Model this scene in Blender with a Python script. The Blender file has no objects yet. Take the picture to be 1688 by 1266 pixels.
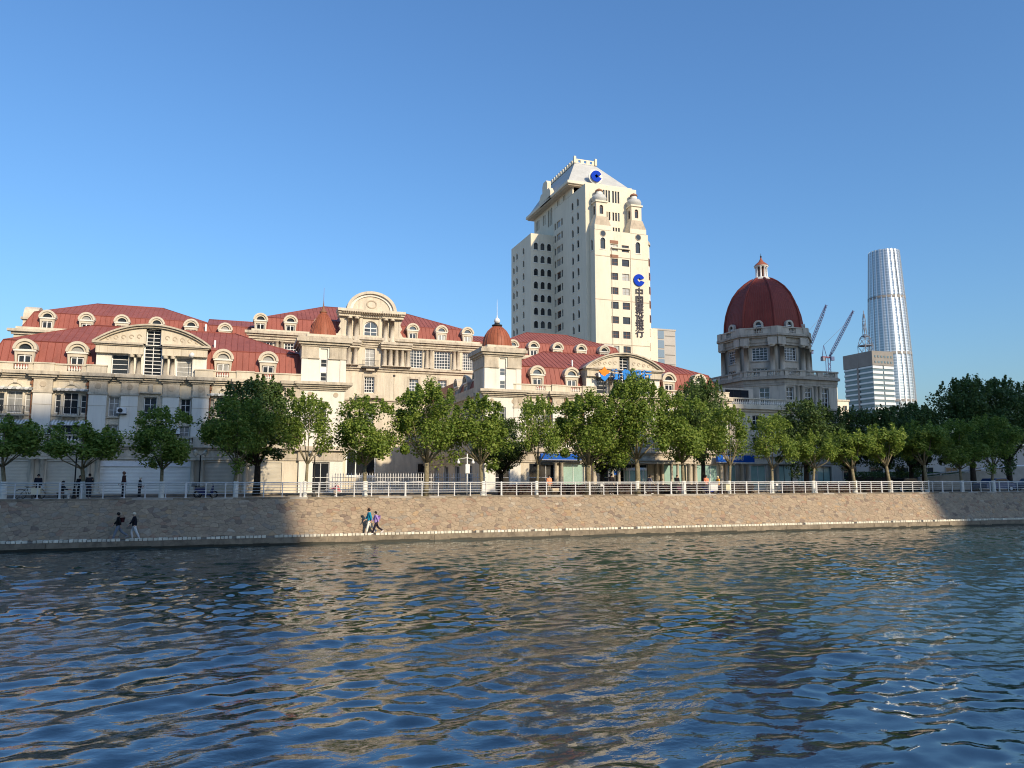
import bpy, bmesh, math, random
import numpy as np
from mathutils import Matrix, Vector
random.seed(7)
rng = np.random.default_rng(11)
R = math.radians
S = bpy.context.scene
COL = S.collection

# ------------------------------------------------------------------ camera
cam = bpy.data.objects.new('camera', bpy.data.cameras.new('camera'))
COL.objects.link(cam)
cam.data.sensor_width = 36
cam.data.lens = 36 * 1268 / 1688
cam.data.clip_start = 0.1
cam.data.clip_end = 6000
cam.location = (0, 0, 1.35)
cam.rotation_euler = (R(90) + math.atan(156 / 1268), 0, -R(19.5))
S.camera = cam
# ------------------------------------------------------------------ sky and sun
SUN_AZ = Vector((0.31, -0.95, 0)).normalized()
SUN_EL = R(27)
sun_dir = Vector((SUN_AZ.x * math.cos(SUN_EL), SUN_AZ.y * math.cos(SUN_EL), math.sin(SUN_EL)))
W = bpy.data.worlds.new('World')
S.world = W
W.use_nodes = True
nt = W.node_tree
sky = nt.nodes.new('ShaderNodeTexSky')
sky.sky_type = 'NISHITA'
sky.sun_disc = False
sky.sun_elevation = SUN_EL
sky.sun_rotation = math.atan2(SUN_AZ.x, SUN_AZ.y)
sky.air_density = 1.5
sky.dust_density = 1.5
sky.ozone_density = 10.0
bg = nt.nodes['Background']
bg.inputs['Strength'].default_value = 0.124
nt.links.new(sky.outputs[0], bg.inputs[0])
sl = bpy.data.lights.new('sun', 'SUN')
sl.energy = 3.4
sl.angle = R(1.0)
sl.color = (1.0, 0.83, 0.60)
so = bpy.data.objects.new('sun', sl)
COL.objects.link(so)
so.rotation_euler = sun_dir.to_track_quat('Z', 'Y').to_euler()
S.view_settings.view_transform = 'Standard'
S.view_settings.look = 'None'
S.view_settings.gamma = 1
S.view_settings.exposure = 0.57
S.cycles.filter_width = 1.1
S.cycles.max_bounces = 5
S.cycles.diffuse_bounces = 3
S.cycles.glossy_bounces = 3
S.cycles.transmission_bounces = 2
S.cycles.sample_clamp_indirect = 6
S.cycles.caustics_reflective = False
S.cycles.caustics_refractive = False

# ------------------------------------------------------------------ materials
MATS = {}
def mat(name, col, rough=0.7, metal=0.0, spec=0.22, var=0.0, scale=2.0, bump=0.0, bscale=20.0, streak=0.0, col2=None, island=0.0, grime=0.0):
    m = bpy.data.materials.new(name)
    m.use_nodes = True
    t = m.node_tree
    p = t.nodes['Principled BSDF']
    p.inputs['Roughness'].default_value = rough
    p.inputs['Metallic'].default_value = metal
    p.inputs['Specular IOR Level'].default_value = spec
    p.inputs['Base Color'].default_value = (*col, 1)
    tc = t.nodes.new('ShaderNodeTexCoord')
    out = None
    if var or col2:
        n = t.nodes.new('ShaderNodeTexNoise')
        n.inputs['Scale'].default_value = scale
        n.inputs['Detail'].default_value = 5
        n.inputs['Roughness'].default_value = 0.65
        if streak:
            mp = t.nodes.new('ShaderNodeMapping')
            mp.inputs['Scale'].default_value = (1, 1, streak)
            t.links.new(tc.outputs['Object'], mp.inputs[0])
            t.links.new(mp.outputs[0], n.inputs['Vector'])
        else:
            t.links.new(tc.outputs['Object'], n.inputs['Vector'])
        r = t.nodes.new('ShaderNodeValToRGB')
        c2 = col2 or tuple(c * (1 - var) for c in col)
        r.color_ramp.elements[0].position = 0.32
        r.color_ramp.elements[1].position = 0.62
        r.color_ramp.elements[0].color = (*c2, 1)
        r.color_ramp.elements[1].color = (*col, 1)
        t.links.new(n.outputs['Fac'], r.inputs[0])
        out = r.outputs[0]
    if grime:
        mp2 = t.nodes.new('ShaderNodeMapping'); mp2.inputs['Scale'].default_value = (1, 1, .10)
        t.links.new(tc.outputs['Object'], mp2.inputs[0])
        n3 = t.nodes.new('ShaderNodeTexNoise'); n3.inputs['Scale'].default_value = 2.3; n3.inputs['Detail'].default_value = 6; n3.inputs['Roughness'].default_value = .7
        t.links.new(mp2.outputs[0], n3.inputs['Vector'])
        r3 = t.nodes.new('ShaderNodeMapRange'); r3.inputs['From Min'].default_value = .52; r3.inputs['From Max'].default_value = .74
        r3.inputs['To Min'].default_value = 1; r3.inputs['To Max'].default_value = 1 - grime
        t.links.new(n3.outputs['Fac'], r3.inputs[0])
        h3 = t.nodes.new('ShaderNodeHueSaturation')
        t.links.new(r3.outputs[0], h3.inputs['Value'])
        if out: t.links.new(out, h3.inputs['Color'])
        else: h3.inputs['Color'].default_value = (*col, 1)
        out = h3.outputs[0]
    if island:
        g = t.nodes.new('ShaderNodeNewGeometry')
        h = t.nodes.new('ShaderNodeHueSaturation')
        mr = t.nodes.new('ShaderNodeMapRange')
        mr.inputs['To Min'].default_value = 1 - island
        mr.inputs['To Max'].default_value = 1 + island
        t.links.new(g.outputs['Random Per Island'], mr.inputs[0])
        t.links.new(mr.outputs[0], h.inputs['Value'])
        if out:
            t.links.new(out, h.inputs['Color'])
        else:
            h.inputs['Color'].default_value = (*col, 1)
        out = h.outputs[0]
    if out:
        t.links.new(out, p.inputs['Base Color'])
    if bump:
        n2 = t.nodes.new('ShaderNodeTexNoise')
        n2.inputs['Scale'].default_value = bscale
        n2.inputs['Detail'].default_value = 4
        t.links.new(tc.outputs['Object'], n2.inputs['Vector'])
        b = t.nodes.new('ShaderNodeBump')
        b.inputs['Strength'].default_value = bump
        b.inputs['Distance'].default_value = 0.05
        t.links.new(n2.outputs['Fac'], b.inputs['Height'])
        t.links.new(b.outputs[0], p.inputs['Normal'])
    MATS[name] = m
    return m

CREAM = mat('cream_stone', (0.66, 0.59, 0.465), 0.8, var=0.24, scale=0.9, streak=0.25, bump=0.25, bscale=9, grime=0.3)
TRIM = mat('trim_stone', (0.59, 0.52, 0.41), 0.85, var=0.32, scale=1.6, streak=0.4, bump=0.35, bscale=12, grime=0.42)
PALE = mat('pale_render', (0.77, 0.735, 0.655), 0.75, var=0.10, scale=0.7, streak=0.2, grime=0.18)
BUFF = mat('buff_stone', (0.50, 0.42, 0.315), 0.85, var=0.25, scale=1.2, bump=0.3, bscale=10, grime=0.3)
ROOF = mat('red_metal_roof', (0.315, 0.102, 0.076), 0.5, var=0.22, scale=0.6, streak=0.3, grime=0.28)
ROOFD = mat('dome_red_metal', (0.26, 0.050, 0.034), 0.55, var=0.25, scale=0.8, streak=0.25, grime=0.3)
SEAM = mat('roof_seam', (0.25, 0.07, 0.052), 0.55)
DOMEO = mat('copper_red_dome', (0.34, 0.108, 0.058), 0.5, var=0.3, scale=2.5, streak=0.2)
WHITE = mat('white_frame', (0.78, 0.78, 0.76), 0.5)
WPAINT = mat('white_paint', (0.75, 0.75, 0.74), 0.45, var=0.12, scale=3)
GLASS = mat('window_glass', (0.035, 0.042, 0.05), 0.08, spec=0.9)
GLASSB = mat('window_glass_dark', (0.016, 0.019, 0.024), 0.06, spec=0.5)
CURT = mat('curtained_glass', (0.36, 0.36, 0.34), 0.25, spec=0.7, var=0.3, scale=3, streak=0.2)
MINT = mat('mint_glass', (0.30, 0.46, 0.40), 0.12, spec=0.8, var=0.15, scale=0.8)
GREYST = mat('grey_granite', (0.57, 0.505, 0.41), 0.8, var=0.22, scale=1.1, streak=0.35, bump=0.25, bscale=10, grime=0.32)
GREYD = mat('grey_granite_trim', (0.47, 0.415, 0.335), 0.85, var=0.35, scale=1.5, streak=0.4, bump=0.3, bscale=12, grime=0.4)
BANK = mat('bank_render', (0.71, 0.64, 0.50), 0.8, var=0.10, scale=0.25, streak=0.3, grime=0.16)
BANKR = mat('bank_roof_slate', (0.50, 0.50, 0.47), 0.6, var=0.15, scale=0.5)
IRON = mat('dark_iron', (0.03, 0.03, 0.03), 0.5)
BROWN = mat('brown_panel', (0.25, 0.12, 0.07), 0.6)
SHUT = mat('beige_shutter', (0.62, 0.58, 0.49), 0.55, var=0.15, scale=0.8)
SHUTW = mat('white_shutter', (0.82, 0.82, 0.78), 0.5, var=0.12, scale=0.7)
BLUE = mat('logo_blue', (0.008, 0.045, 0.40), 0.8, spec=0.1)
BLUE2 = mat('sign_sky_blue', (0.04, 0.24, 0.68), 0.7, spec=0.1)
SIGNB = mat('sign_blue', (0.008, 0.09, 0.42), 0.6, spec=0.15)
ORANGE = mat('logo_orange', (0.85, 0.24, 0.03), 0.7, spec=0.1)
INK = mat('sign_charcoal', (0.045, 0.04, 0.055), 0.5)
BARK = mat('plane_bark', (0.27, 0.235, 0.155), 0.9, col2=(0.15, 0.125, 0.075), scale=6, bump=0.4, bscale=14)
BARKD = mat('dark_bark', (0.065, 0.052, 0.04), 0.95, var=0.4, scale=7, bump=0.5, bscale=14)
LIME = mat('limewash', (0.78, 0.77, 0.70), 0.8, var=0.15, scale=5)
PAVE = mat('promenade_paving', (0.42, 0.385, 0.33), 0.85, var=0.2, scale=1.5)
ASPH = mat('asphalt', (0.055, 0.055, 0.056), 0.9, var=0.25, scale=1.5)
CONC = mat('weathered_concrete', (0.30, 0.25, 0.185), 0.9, col2=(0.15, 0.125, 0.095), scale=1.6, bump=0.4, bscale=12)
MORT = mat('mortar', (0.20, 0.165, 0.125), 0.95, var=0.25, scale=3)
ALGAE = mat('wet_algae', (0.035, 0.034, 0.022), 0.5, spec=0.4, var=0.4, scale=4)
KERB = mat('pale_kerb_block', (0.80, 0.75, 0.62), 0.8, var=0.25, scale=3, island=0.22)
STEEL = mat('painted_steel', (0.66, 0.66, 0.65), 0.38, var=0.12, scale=4)
STRIPE = mat('awning_cloth', (0.55, 0.55, 0.52), 0.8, col2=(0.16, 0.2, 0.2), scale=3)
SKIN = mat('skin', (0.52, 0.32, 0.23), 0.6)
HAIR = mat('dark_hair', (0.015, 0.011, 0.009), 0.5)
TYRE = mat('tyre_rubber', (0.02, 0.02, 0.02), 0.8)
OFFG = mat('office_glass', (0.12, 0.17, 0.19), 0.18, spec=0.8, var=0.3, scale=0.08)
OFFW = mat('office_white_band', (0.60, 0.62, 0.61), 0.4)
OFFB = mat('office_stone_crown', (0.235, 0.22, 0.20), 0.8, var=0.15, scale=0.3)
GT = mat('far_concrete', (0.42, 0.39, 0.35), 0.8, var=0.12, scale=0.1)
GTG = mat('far_blue_glass', (0.14, 0.19, 0.24), 0.15, spec=0.8)
SILV = mat('silver_cladding', (0.68, 0.68, 0.67), 0.33, metal=0.8)
CRANE = mat('crane_blue_steel', (0.09, 0.115, 0.21), 0.6)
CRANER = mat('crane_red', (0.16, 0.06, 0.08), 0.6)
MASTM = mat('mast_grey', (0.18, 0.19, 0.22), 0.6)
TOWERM = mat('tower_block_render', (0.50, 0.46, 0.40), 0.8, var=0.12, scale=0.3)

def leafmat(name, c1, c2, trans=0.3):
    m = bpy.data.materials.new(name)
    m.use_nodes = True
    t = m.node_tree
    p = t.nodes['Principled BSDF']
    p.inputs['Roughness'].default_value = 0.55
    p.inputs['Specular IOR Level'].default_value = 0.35
    g = t.nodes.new('ShaderNodeNewGeometry')
    r = t.nodes.new('ShaderNodeValToRGB')
    r.color_ramp.elements[0].color = (*c1, 1)
    r.color_ramp.elements[1].color = (*c2, 1)
    t.links.new(g.outputs['Random Per Island'], r.inputs[0])
    t.links.new(r.outputs[0], p.inputs['Base Color'])
    tr = t.nodes.new('ShaderNodeBsdfTranslucent')
    t.links.new(r.outputs[0], tr.inputs[0])
    mx = t.nodes.new('ShaderNodeMixShader')
    mx.inputs[0].default_value = trans
    t.links.new(p.outputs[0], mx.inputs[1])
    t.links.new(tr.outputs[0], mx.inputs[2])
    t.links.new(mx.outputs[0], t.nodes['Material Output'].inputs[0])
    return m
LEAF = leafmat('plane_leaf', (0.085, 0.165, 0.018), (0.31, 0.385, 0.075), 0.42)
LEAFD = leafmat('dark_leaf', (0.045, 0.09, 0.018), (0.105, 0.16, 0.036), 0.25)
LEAFP = leafmat('purple_hedge_leaf', (0.03, 0.012, 0.018), (0.07, 0.035, 0.03), 0.15)

def stone_mat():
    m = bpy.data.materials.new('rubble_stone')
    m.use_nodes = True
    t = m.node_tree
    p = t.nodes['Principled BSDF']
    p.inputs['Roughness'].default_value = 0.85
    a = t.nodes.new('ShaderNodeVertexColor')
    a.layer_name = 'tint'
    n = t.nodes.new('ShaderNodeTexNoise')
    tc = t.nodes.new('ShaderNodeTexCoord')
    t.links.new(tc.outputs['Object'], n.inputs['Vector'])
    n.inputs['Scale'].default_value = 7
    n.inputs['Detail'].default_value = 6
    mr = t.nodes.new('ShaderNodeMapRange')
    mr.inputs['To Min'].default_value = 0.7
    mr.inputs['To Max'].default_value = 1.25
    t.links.new(n.outputs['Fac'], mr.inputs[0])
    h = t.nodes.new('ShaderNodeHueSaturation')
    t.links.new(mr.outputs[0], h.inputs['Value'])
    t.links.new(a.outputs[0], h.inputs['Color'])
    t.links.new(h.outputs[0], p.inputs['Base Color'])
    b = t.nodes.new('ShaderNodeBump')
    b.inputs['Strength'].default_value = 0.5
    b.inputs['Distance'].default_value = 0.04
    t.links.new(n.outputs['Fac'], b.inputs['Height'])
    t.links.new(b.outputs[0], p.inputs['Normal'])
    return m
STONE = stone_mat()

# ------------------------------------------------------------------ builders
class MB:
    def __init__(s):
        s.v, s.f, s.m, s.s = [], [], [], []
        s.mats = []
    def mi(s, m):
        if m not in s.mats:
            s.mats.append(m)
        return s.mats.index(m)
    def face(s, pts, m, smooth=False):
        i = len(s.v)
        s.v += [tuple(p) for p in pts]
        s.f.append(tuple(range(i, i + len(pts))))
        s.m.append(s.mi(m)); s.s.append(smooth)
        return s
    def box(s, x0, x1, y0, y1, z0, z1, m, M=None):
        if x1 < x0: x0, x1 = x1, x0
        if y1 < y0: y0, y1 = y1, y0
        i = len(s.v)
        P = [(x, y, z) for z in (z0, z1) for y in (y0, y1) for x in (x0, x1)]
        if M is not None:
            P = [tuple(M @ Vector(p)) for p in P]
        s.v += P
        for q in ((0, 2, 3, 1), (4, 5, 7, 6), (0, 1, 5, 4), (2, 6, 7, 3), (0, 4, 6, 2), (1, 3, 7, 5)):
            s.f.append(tuple(i + k for k in q)); s.m.append(s.mi(m)); s.s.append(False)
        return s
    def prism(s, pts, y0, y1, m, M=None, smooth=False):
        """polygon given in (x, z), extruded along y from y0 (front) to y1"""
        i = len(s.v); n = len(pts)
        P = [(x, y0, z) for x, z in pts] + [(x, y1, z) for x, z in pts]
        if M is not None:
            P = [tuple(M @ Vector(p)) for p in P]
        s.v += P
        s.f.append(tuple(range(i, i + n))); s.f.append(tuple(reversed(range(i + n, i + 2 * n))))
        s.m += [s.mi(m)] * 2; s.s += [False] * 2
        for k in range(n):
            j = (k + 1) % n
            s.f.append((i + k, i + n + k, i + n + j, i + j)); s.m.append(s.mi(m)); s.s.append(smooth)
        return s
    def plan(s, pts, z0, z1, m, cap=True):
        """polygon given in (x, y), raised from z0 to z1"""
        i = len(s.v); n = len(pts)
        s.v += [(x, y, z0) for x, y in pts] + [(x, y, z1) for x, y in pts]
        if cap:
            s.f.append(tuple(reversed(range(i, i + n)))); s.f.append(tuple(range(i + n, i + 2 * n)))
            s.m += [s.mi(m)] * 2; s.s += [False] * 2
        for k in range(n):
            j = (k + 1) % n
            s.f.append((i + k, i + j, i + n + j, i + n + k)); s.m.append(s.mi(m)); s.s.append(False)
        return s
    def arcband(s, cx, cz, r0, r1, a0, a1, y0, y1, m, n=14, M=None):
        for k in range(n):
            b0 = a0 + (a1 - a0) * k / n; b1 = a0 + (a1 - a0) * (k + 1) / n
            s.prism([(cx + r0 * math.cos(b0), cz + r0 * math.sin(b0)), (cx + r1 * math.cos(b0), cz + r1 * math.sin(b0)),
                     (cx + r1 * math.cos(b1), cz + r1 * math.sin(b1)), (cx + r0 * math.cos(b1), cz + r0 * math.sin(b1))], y0, y1, m, M)
        return s
    def lathe(s, cx, cy, prof, m, n=16, smooth=True, a0=0.0, cap=True, tw=None):
        i = len(s.v)
        for r, z in prof:
            for k in range(n):
                a = a0 + 2 * math.pi * k / n
                s.v.append((cx + r * math.cos(a), cy + r * math.sin(a), z))
        for j in range(len(prof) - 1):
            for k in range(n):
                k2 = (k + 1) % n
                s.f.append((i + j * n + k, i + j * n + k2, i + (j + 1) * n + k2, i + (j + 1) * n + k)); s.m.append(s.mi(m)); s.s.append(smooth)
        if cap:
            s.f.append(tuple(i + (len(prof) - 1) * n + k for k in range(n))); s.m.append(s.mi(m)); s.s.append(False)
        return s
    def tube(s, pts, rads, m, n=6, cap=True):
        if not hasattr(rads, '__len__'): rads = [rads] * len(pts)
        pts = [Vector(p) for p in pts]; i = len(s.v)
        for k, p in enumerate(pts):
            d = (pts[min(k + 1, len(pts) - 1)] - pts[max(k - 1, 0)]).normalized()
            u = d.orthogonal().normalized() if k == 0 else (u - d * u.dot(d)).normalized()
            w = d.cross(u)
            for j in range(n):
                a = 2 * math.pi * j / n
                s.v.append(tuple(p + (u * math.cos(a) + w * math.sin(a)) * rads[k]))
        for k in range(len(pts) - 1):
            for j in range(n):
                j2 = (j + 1) % n
                s.f.append((i + k * n + j, i + k * n + j2, i + (k + 1) * n + j2, i + (k + 1) * n + j)); s.m.append(s.mi(m)); s.s.append(True)
        if cap:
            s.f.append(tuple(reversed(range(i, i + n)))); s.f.append(tuple(range(i + (len(pts) - 1) * n, i + len(pts) * n)))
            s.m += [s.mi(m)] * 2; s.s += [False] * 2
        return s
    def mesh(s, name):
        me = bpy.data.meshes.new(name)
        me.from_pydata(s.v, [], s.f)
        for m in s.mats: me.materials.append(m)
        me.polygons.foreach_set('material_index', s.m)
        me.polygons.foreach_set('use_smooth', s.s)
        me.update()
        return me
    def build(s, name, parent=None, kind=None, label=None):
        """vertices are world coordinates; parent is an unrotated Empty or mesh"""
        o = bpy.data.objects.new(name, s.mesh(name))
        COL.objects.link(o)
        if parent is not None:
            o.parent = parent
            o.location = -wloc(parent)
        if kind: o['kind'] = kind
        if label: o['label'] = label
        return o

def wloc(o):
    p = Vector(o.location)
    while o.parent is not None:
        o = o.parent
        p = p + Vector(o.location)
    return p
def place(name, me, parent=None, M=Matrix(), kind=None):
    """link a mesh object with world matrix M under an unrotated parent"""
    o = bpy.data.objects.new(name, me)
    COL.objects.link(o)
    if parent is not None:
        o.parent = parent
        M = Matrix.Translation(-wloc(parent)) @ M
    o.matrix_basis = M
    if kind: o['kind'] = kind
    return o
def sub(name, me, parent):
    o = bpy.data.objects.new(name, me)
    COL.objects.link(o)
    o.parent = parent
    return o
def tag(o, label, cat, group=None):
    o['label'] = label; o['category'] = cat
    if group: o['group'] = group
    return o
def thing(name, loc, label, cat, group=None):
    o = bpy.data.objects.new(name, None)
    COL.objects.link(o)
    o.location = loc
    return tag(o, label, cat, group)
def structure(o):
    o['kind'] = 'structure'
    return o
def fr(y):            # a frame whose local x is world X, facing the river (-Y)
    return Matrix.Translation((0, y, 0))
def fl(x):            # facing -X: local x = -world Y
    return Matrix.Translation((x, 0, 0)) @ Matrix.Rotation(R(-90), 4, 'Z')

def facade(mb, M, x0, x1, z0, z1, ops, m, depth=0.28, rev=None):
    """a wall with real openings: ops = (x0, x1, z0, z1[, arched])"""
    xs = sorted({x0, x1, *[a for o in ops for a in (o[0], o[1])]})
    zs = sorted({z0, z1, *[a for o in ops for a in (o[2], o[3])]})
    xs = [x for x in xs if x0 <= x <= x1]; zs = [z for z in zs if z0 <= z <= z1]
    T = lambda x, y, z: tuple(M @ Vector((x, y, z)))
    rev = rev or m
    for zi in range(len(zs) - 1):
        run = None
        for xi in range(len(xs)):
            solid = False
            if xi < len(xs) - 1:
                cx = (xs[xi] + xs[xi + 1]) / 2; cz = (zs[zi] + zs[zi + 1]) / 2
                solid = not any(o[0] < cx < o[1] and o[2] < cz < o[3] for o in ops)
            if solid and run is None: run = xs[xi]
            if not solid and run is not None:
                mb.face([T(run, 0, zs[zi]), T(xs[xi], 0, zs[zi]), T(xs[xi], 0, zs[zi + 1]), T(run, 0, zs[zi + 1])], m)
                run = None
    for o in ops:
        a, b, c, d = o[:4]
        arch = len(o) > 4 and o[4]
        r = (b - a) / 2; top = d - r if arch else d
        mb.face([T(a, 0, c), T(a, 0, top), T(a, depth, top), T(a, depth, c)], rev)
        mb.face([T(b, 0, top), T(b, 0, c), T(b, depth, c), T(b, depth, top)], rev)
        mb.face([T(b, 0, c), T(a, 0, c), T(a, depth, c), T(b, depth, c)], rev)
        if not arch:
            mb.face([T(a, 0, d), T(b, 0, d), T(b, depth, d), T(a, depth, d)], rev)
        else:
            n = 10; cx = (a + b) / 2
            P = [(cx - r * math.cos(math.pi * k / n), top + r * math.sin(math.pi * k / n)) for k in range(n + 1)]
            for k in range(n):
                p, q = P[k], P[k + 1]
                mb.face([T(p[0], 0, p[1]), T(q[0], 0, q[1]), T(q[0], depth, q[1]), T(p[0], depth, p[1])], rev)
                mb.face([T(p[0], 0, p[1]), T(p[0], 0, d), T(q[0], 0, d), T(q[0], 0, q[1])], m)

WIN = {}
def window_meshes(w, h, nx, ny, arch, fw, style):
    key = (round(w, 2), round(h, 2), nx, ny, arch, fw, style)
    if key in WIN: return WIN[key]
    f, g = MB(), MB()
    r = w / 2; top = h - r if arch else h
    gm = {'dark': GLASSB, 'glass': GLASS, 'curtain': CURT, 'mint': MINT}[style.split('/')[0]]
    fm = {'white': WHITE, 'iron': IRON, 'buff': BUFF, 'grey': GREYD, 'bronze': BROWN}[style.split('/')[1]]
    f.box(-r, -r + fw, -.03, .05, 0, top, fm); f.box(r - fw, r, -.03, .05, 0, top, fm)
    f.box(-r + fw, r - fw, -.03, .05, 0, fw, fm)
    if arch:
        f.arcband(0, top, r - fw, r, 0, math.pi, -.03, .05, fm, 8)
        f.box(-r + fw, r - fw, -.028, .05, top - fw / 2, top + fw / 2, fm)
    else:
        f.box(-r + fw, r - fw, -.03, .05, h - fw, h, fm)
    b = fw * 0.62
    for k in range(1, nx):
        x = -r + w * k / nx
        f.box(x - b / 2, x + b / 2, -.022, .05, fw, (h - fw) if not arch else h - fw * 1.2 if abs(x) < .01 else top, fm)
    for k in range(1, ny):
        z = top * k / ny
        f.box(-r + fw, r - fw, -.018, .05, z - b / 2, z + b / 2, fm)
    zs = [fw * .5] + [top * k / ny for k in range(1, ny)] + [top - (0 if arch else fw * .5)]
    xs = [-r + fw * .5] + [-r + w * k / nx for k in range(1, nx)] + [r - fw * .5]
    for i in range(len(xs) - 1):          # every pane is its own slightly tilted sheet
        for j in range(len(zs) - 1):
            t1, t2 = random.uniform(-.006, .006), random.uniform(-.006, .006)
            g.face([(xs[i], .02 + t1, zs[j]), (xs[i + 1], .02 - t1, zs[j]), (xs[i + 1], .02 - t1 + t2, zs[j + 1]), (xs[i], .02 + t1 + t2, zs[j + 1])], gm)
    if arch:
        g.face([(r * .97 * math.cos(a), .02, top + r * .97 * math.sin(a)) for a in [math.pi * k / 8 for k in range(9)]], gm)
    WIN[key] = (f.mesh('window'), g.mesh('pane'))
    return WIN[key]
def window(parent, M, cx, z0, w, h, nx=2, ny=2, arch=False, fw=0.07, style='glass/white', dep=0.22, name='window'):
    f, g = window_meshes(w, h, nx, ny, arch, fw, style)
    o = place(name, f, parent, M @ Matrix.Translation((cx, dep, z0)))
    sub('pane', g, o)
    return o
def rstyle(frame='white', pc=0.35):
    u = random.random()
    return ('curtain' if u < pc else 'dark' if u < pc + .3 else 'glass') + '/' + frame

def cornice(mb, x0, x1, yf, steps, m, M=None, yb=None):
    """stepped moulding on a front wall plane at y = yf: steps = (projection, z0, z1)"""
    for p, a, b in steps:
        mb.box(x0 - (p if yb is None else 0), x1 + (p if yb is None else 0), yf - p, yf + .05 if yb is None else yb, a, b, m, M)

def seams(mb, A, B, C, D, sp=0.55, m=SEAM, h=0.045):
    """standing seams on the slope A-B (eave) to D-C (top)"""
    A, B, C, D = map(Vector, (A, B, C, D))
    u = (B - A); L = u.length; u.normalize()
    nrm = u.cross(D - A).normalized()
    if nrm.z < 0: nrm = -nrm
    up = nrm.cross(u).normalized()
    if up.z < 0: up = -up
    H = (D - A).dot(up); la = (D - A).dot(u); lb = L - (C - A).dot(u)
    n = int(L / sp)
    for k in range(1, n):
        p = L * k / n
        t = 1.0
        if la > 1e-3: t = min(t, p / la)
        if lb > 1e-3: t = min(t, (L - p) / lb)
        if t < .05: continue
        a = A + u * p; b = a + up * H * t * .995
        w = u * .022
        mb.face([a - w, b - w, b + nrm * h, a + nrm * h], m)
        mb.face([a + nrm * h, b + nrm * h, b + w, a + w], m)

def mansard(parent, x0, x1, y0, y1, ze, i1, zf, hx, zr, ends=(True, True), sp=0.55):
    """red metal mansard: steep lower slope to the fold, shallow upper slope to the ridge"""
    mb, sm = MB(), MB()
    e = [(x0, y0, ze), (x1, y0, ze), (x1, y1, ze), (x0, y1, ze)]
    a, b = (i1 if ends[0] else 0), (i1 if ends[1] else 0)
    f = [(x0 + a, y0 + i1, zf), (x1 - b, y0 + i1, zf), (x1 - b, y1 - i1, zf), (x0 + a, y1 - i1, zf)]
    ym = (y0 + y1) / 2
    r0 = (x0 + (hx if ends[0] else 0), ym, zr); r1 = (x1 - (hx if ends[1] else 0), ym, zr)
    for k in range(4):
        j = (k + 1) % 4
        mb.face([e[k], e[j], f[j], f[k]], ROOF)
        if k != 2: seams(sm, e[k], e[j], f[j], f[k], sp)
    mb.face([f[0], f[1], r1, r0], ROOF); mb.face([f[2], f[3], r0, r1], ROOF)
    mb.face([f[1], f[2], r1], ROOF); mb.face([f[3], f[0], r0], ROOF)
    seams(sm, f[0], f[1], r1, r0, sp)
    if ends[0]: seams(sm, f[3], f[0], r0, r0, sp)
    # fold trim, ridge and hips
    sm.tube([f[0], f[1]], .06, SEAM); sm.tube([r0, r1], .08, SEAM)
    for p, q in ((e[0], f[0]), (e[1], f[1]), (f[0], r0), (f[1], r1), (f[3], f[0]), (f[1], f[2])): sm.tube([p, q], .05, SEAM)
    o = mb.build('roof', parent)
    sm.build('roof_seams', o)
    return o

def halfdisc(cx, cz, r, n=12):
    return [(cx + r * math.cos(math.pi * k / n), cz + r * math.sin(math.pi * k / n)) for k in range(n + 1)]
DORM = {}
def dormer(parent, M, cx, z0, s=1.0, style='glass'):
    """arched dormer, 1.87 m wide at s = 1: flared cheeks, two-light window, lunette under a round hood"""
    if s not in DORM:
        mb = MB()
        w = .56 * s; zs = 1.38 * s
        mb.box(-w - .12 * s, w + .12 * s, .08, 2.6, 0, .06, CREAM)
        for q in (-1, 1):
            mb.prism([(q * w, 0), (q * (w + .10 * s), 0), (q * (w + .22 * s), zs), (q * w, zs)], 0.0, 2.0, CREAM)
        mb.box(-w, w, .0, .25, 1.10 * s, zs, CREAM)
        mb.box(-w - .30 * s, w + .30 * s, -.10, 2.2, zs, zs + .16 * s, PALE)
        mb.arcband(0, zs + .16 * s, .50 * s, .70 * s, 0, math.pi, -.02, 2.4, CREAM, 16)
        mb.arcband(0, zs + .16 * s, .70 * s, .93 * s, 0, math.pi, -.16, 2.4, CREAM, 16)
        mb.box(-.5 * s, .5 * s, .1, .3, zs + .14 * s, zs + .2 * s, WHITE)
        mb.box(-.045, .045, .06, .3, .06, 1.1 * s, WHITE)
        # solid behind so that nothing shows through
        mb.prism(halfdisc(0, zs + .16 * s, .52 * s), .5, 2.4, ROOF)
        mb.box(-w, w, .5, 2.4, 0, zs, ROOF)
        lu = MB(); lu.prism(halfdisc(0, 0, .48 * s), 0, .05, GLASS); lc = MB(); lc.prism(halfdisc(0, 0, .48 * s), 0, .05, CURT)
        DORM[s] = (mb.mesh('dormer'), lu.mesh('lunette'), lc.mesh('lunette'))
    me, l1, l2 = DORM[s]
    Mo = M @ Matrix.Translation((cx, 0, z0))
    d = place('dormer', me, parent, Mo)
    lu = sub('lunette', l2 if style == 'curtain' else l1, d)
    lu.location = (0, .18, (1.38 + .18) * s)
    f, g = window_meshes(.98 * s, .98 * s, 2, 1, False, .07, random.choice(('dark', 'glass', 'curtain')) + '/white')
    wi = sub('window', f, d); wi.location = (0, .16, .07)
    gg = sub('pane', g, d); gg.location = (0, .16, .07)
    return d

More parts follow.
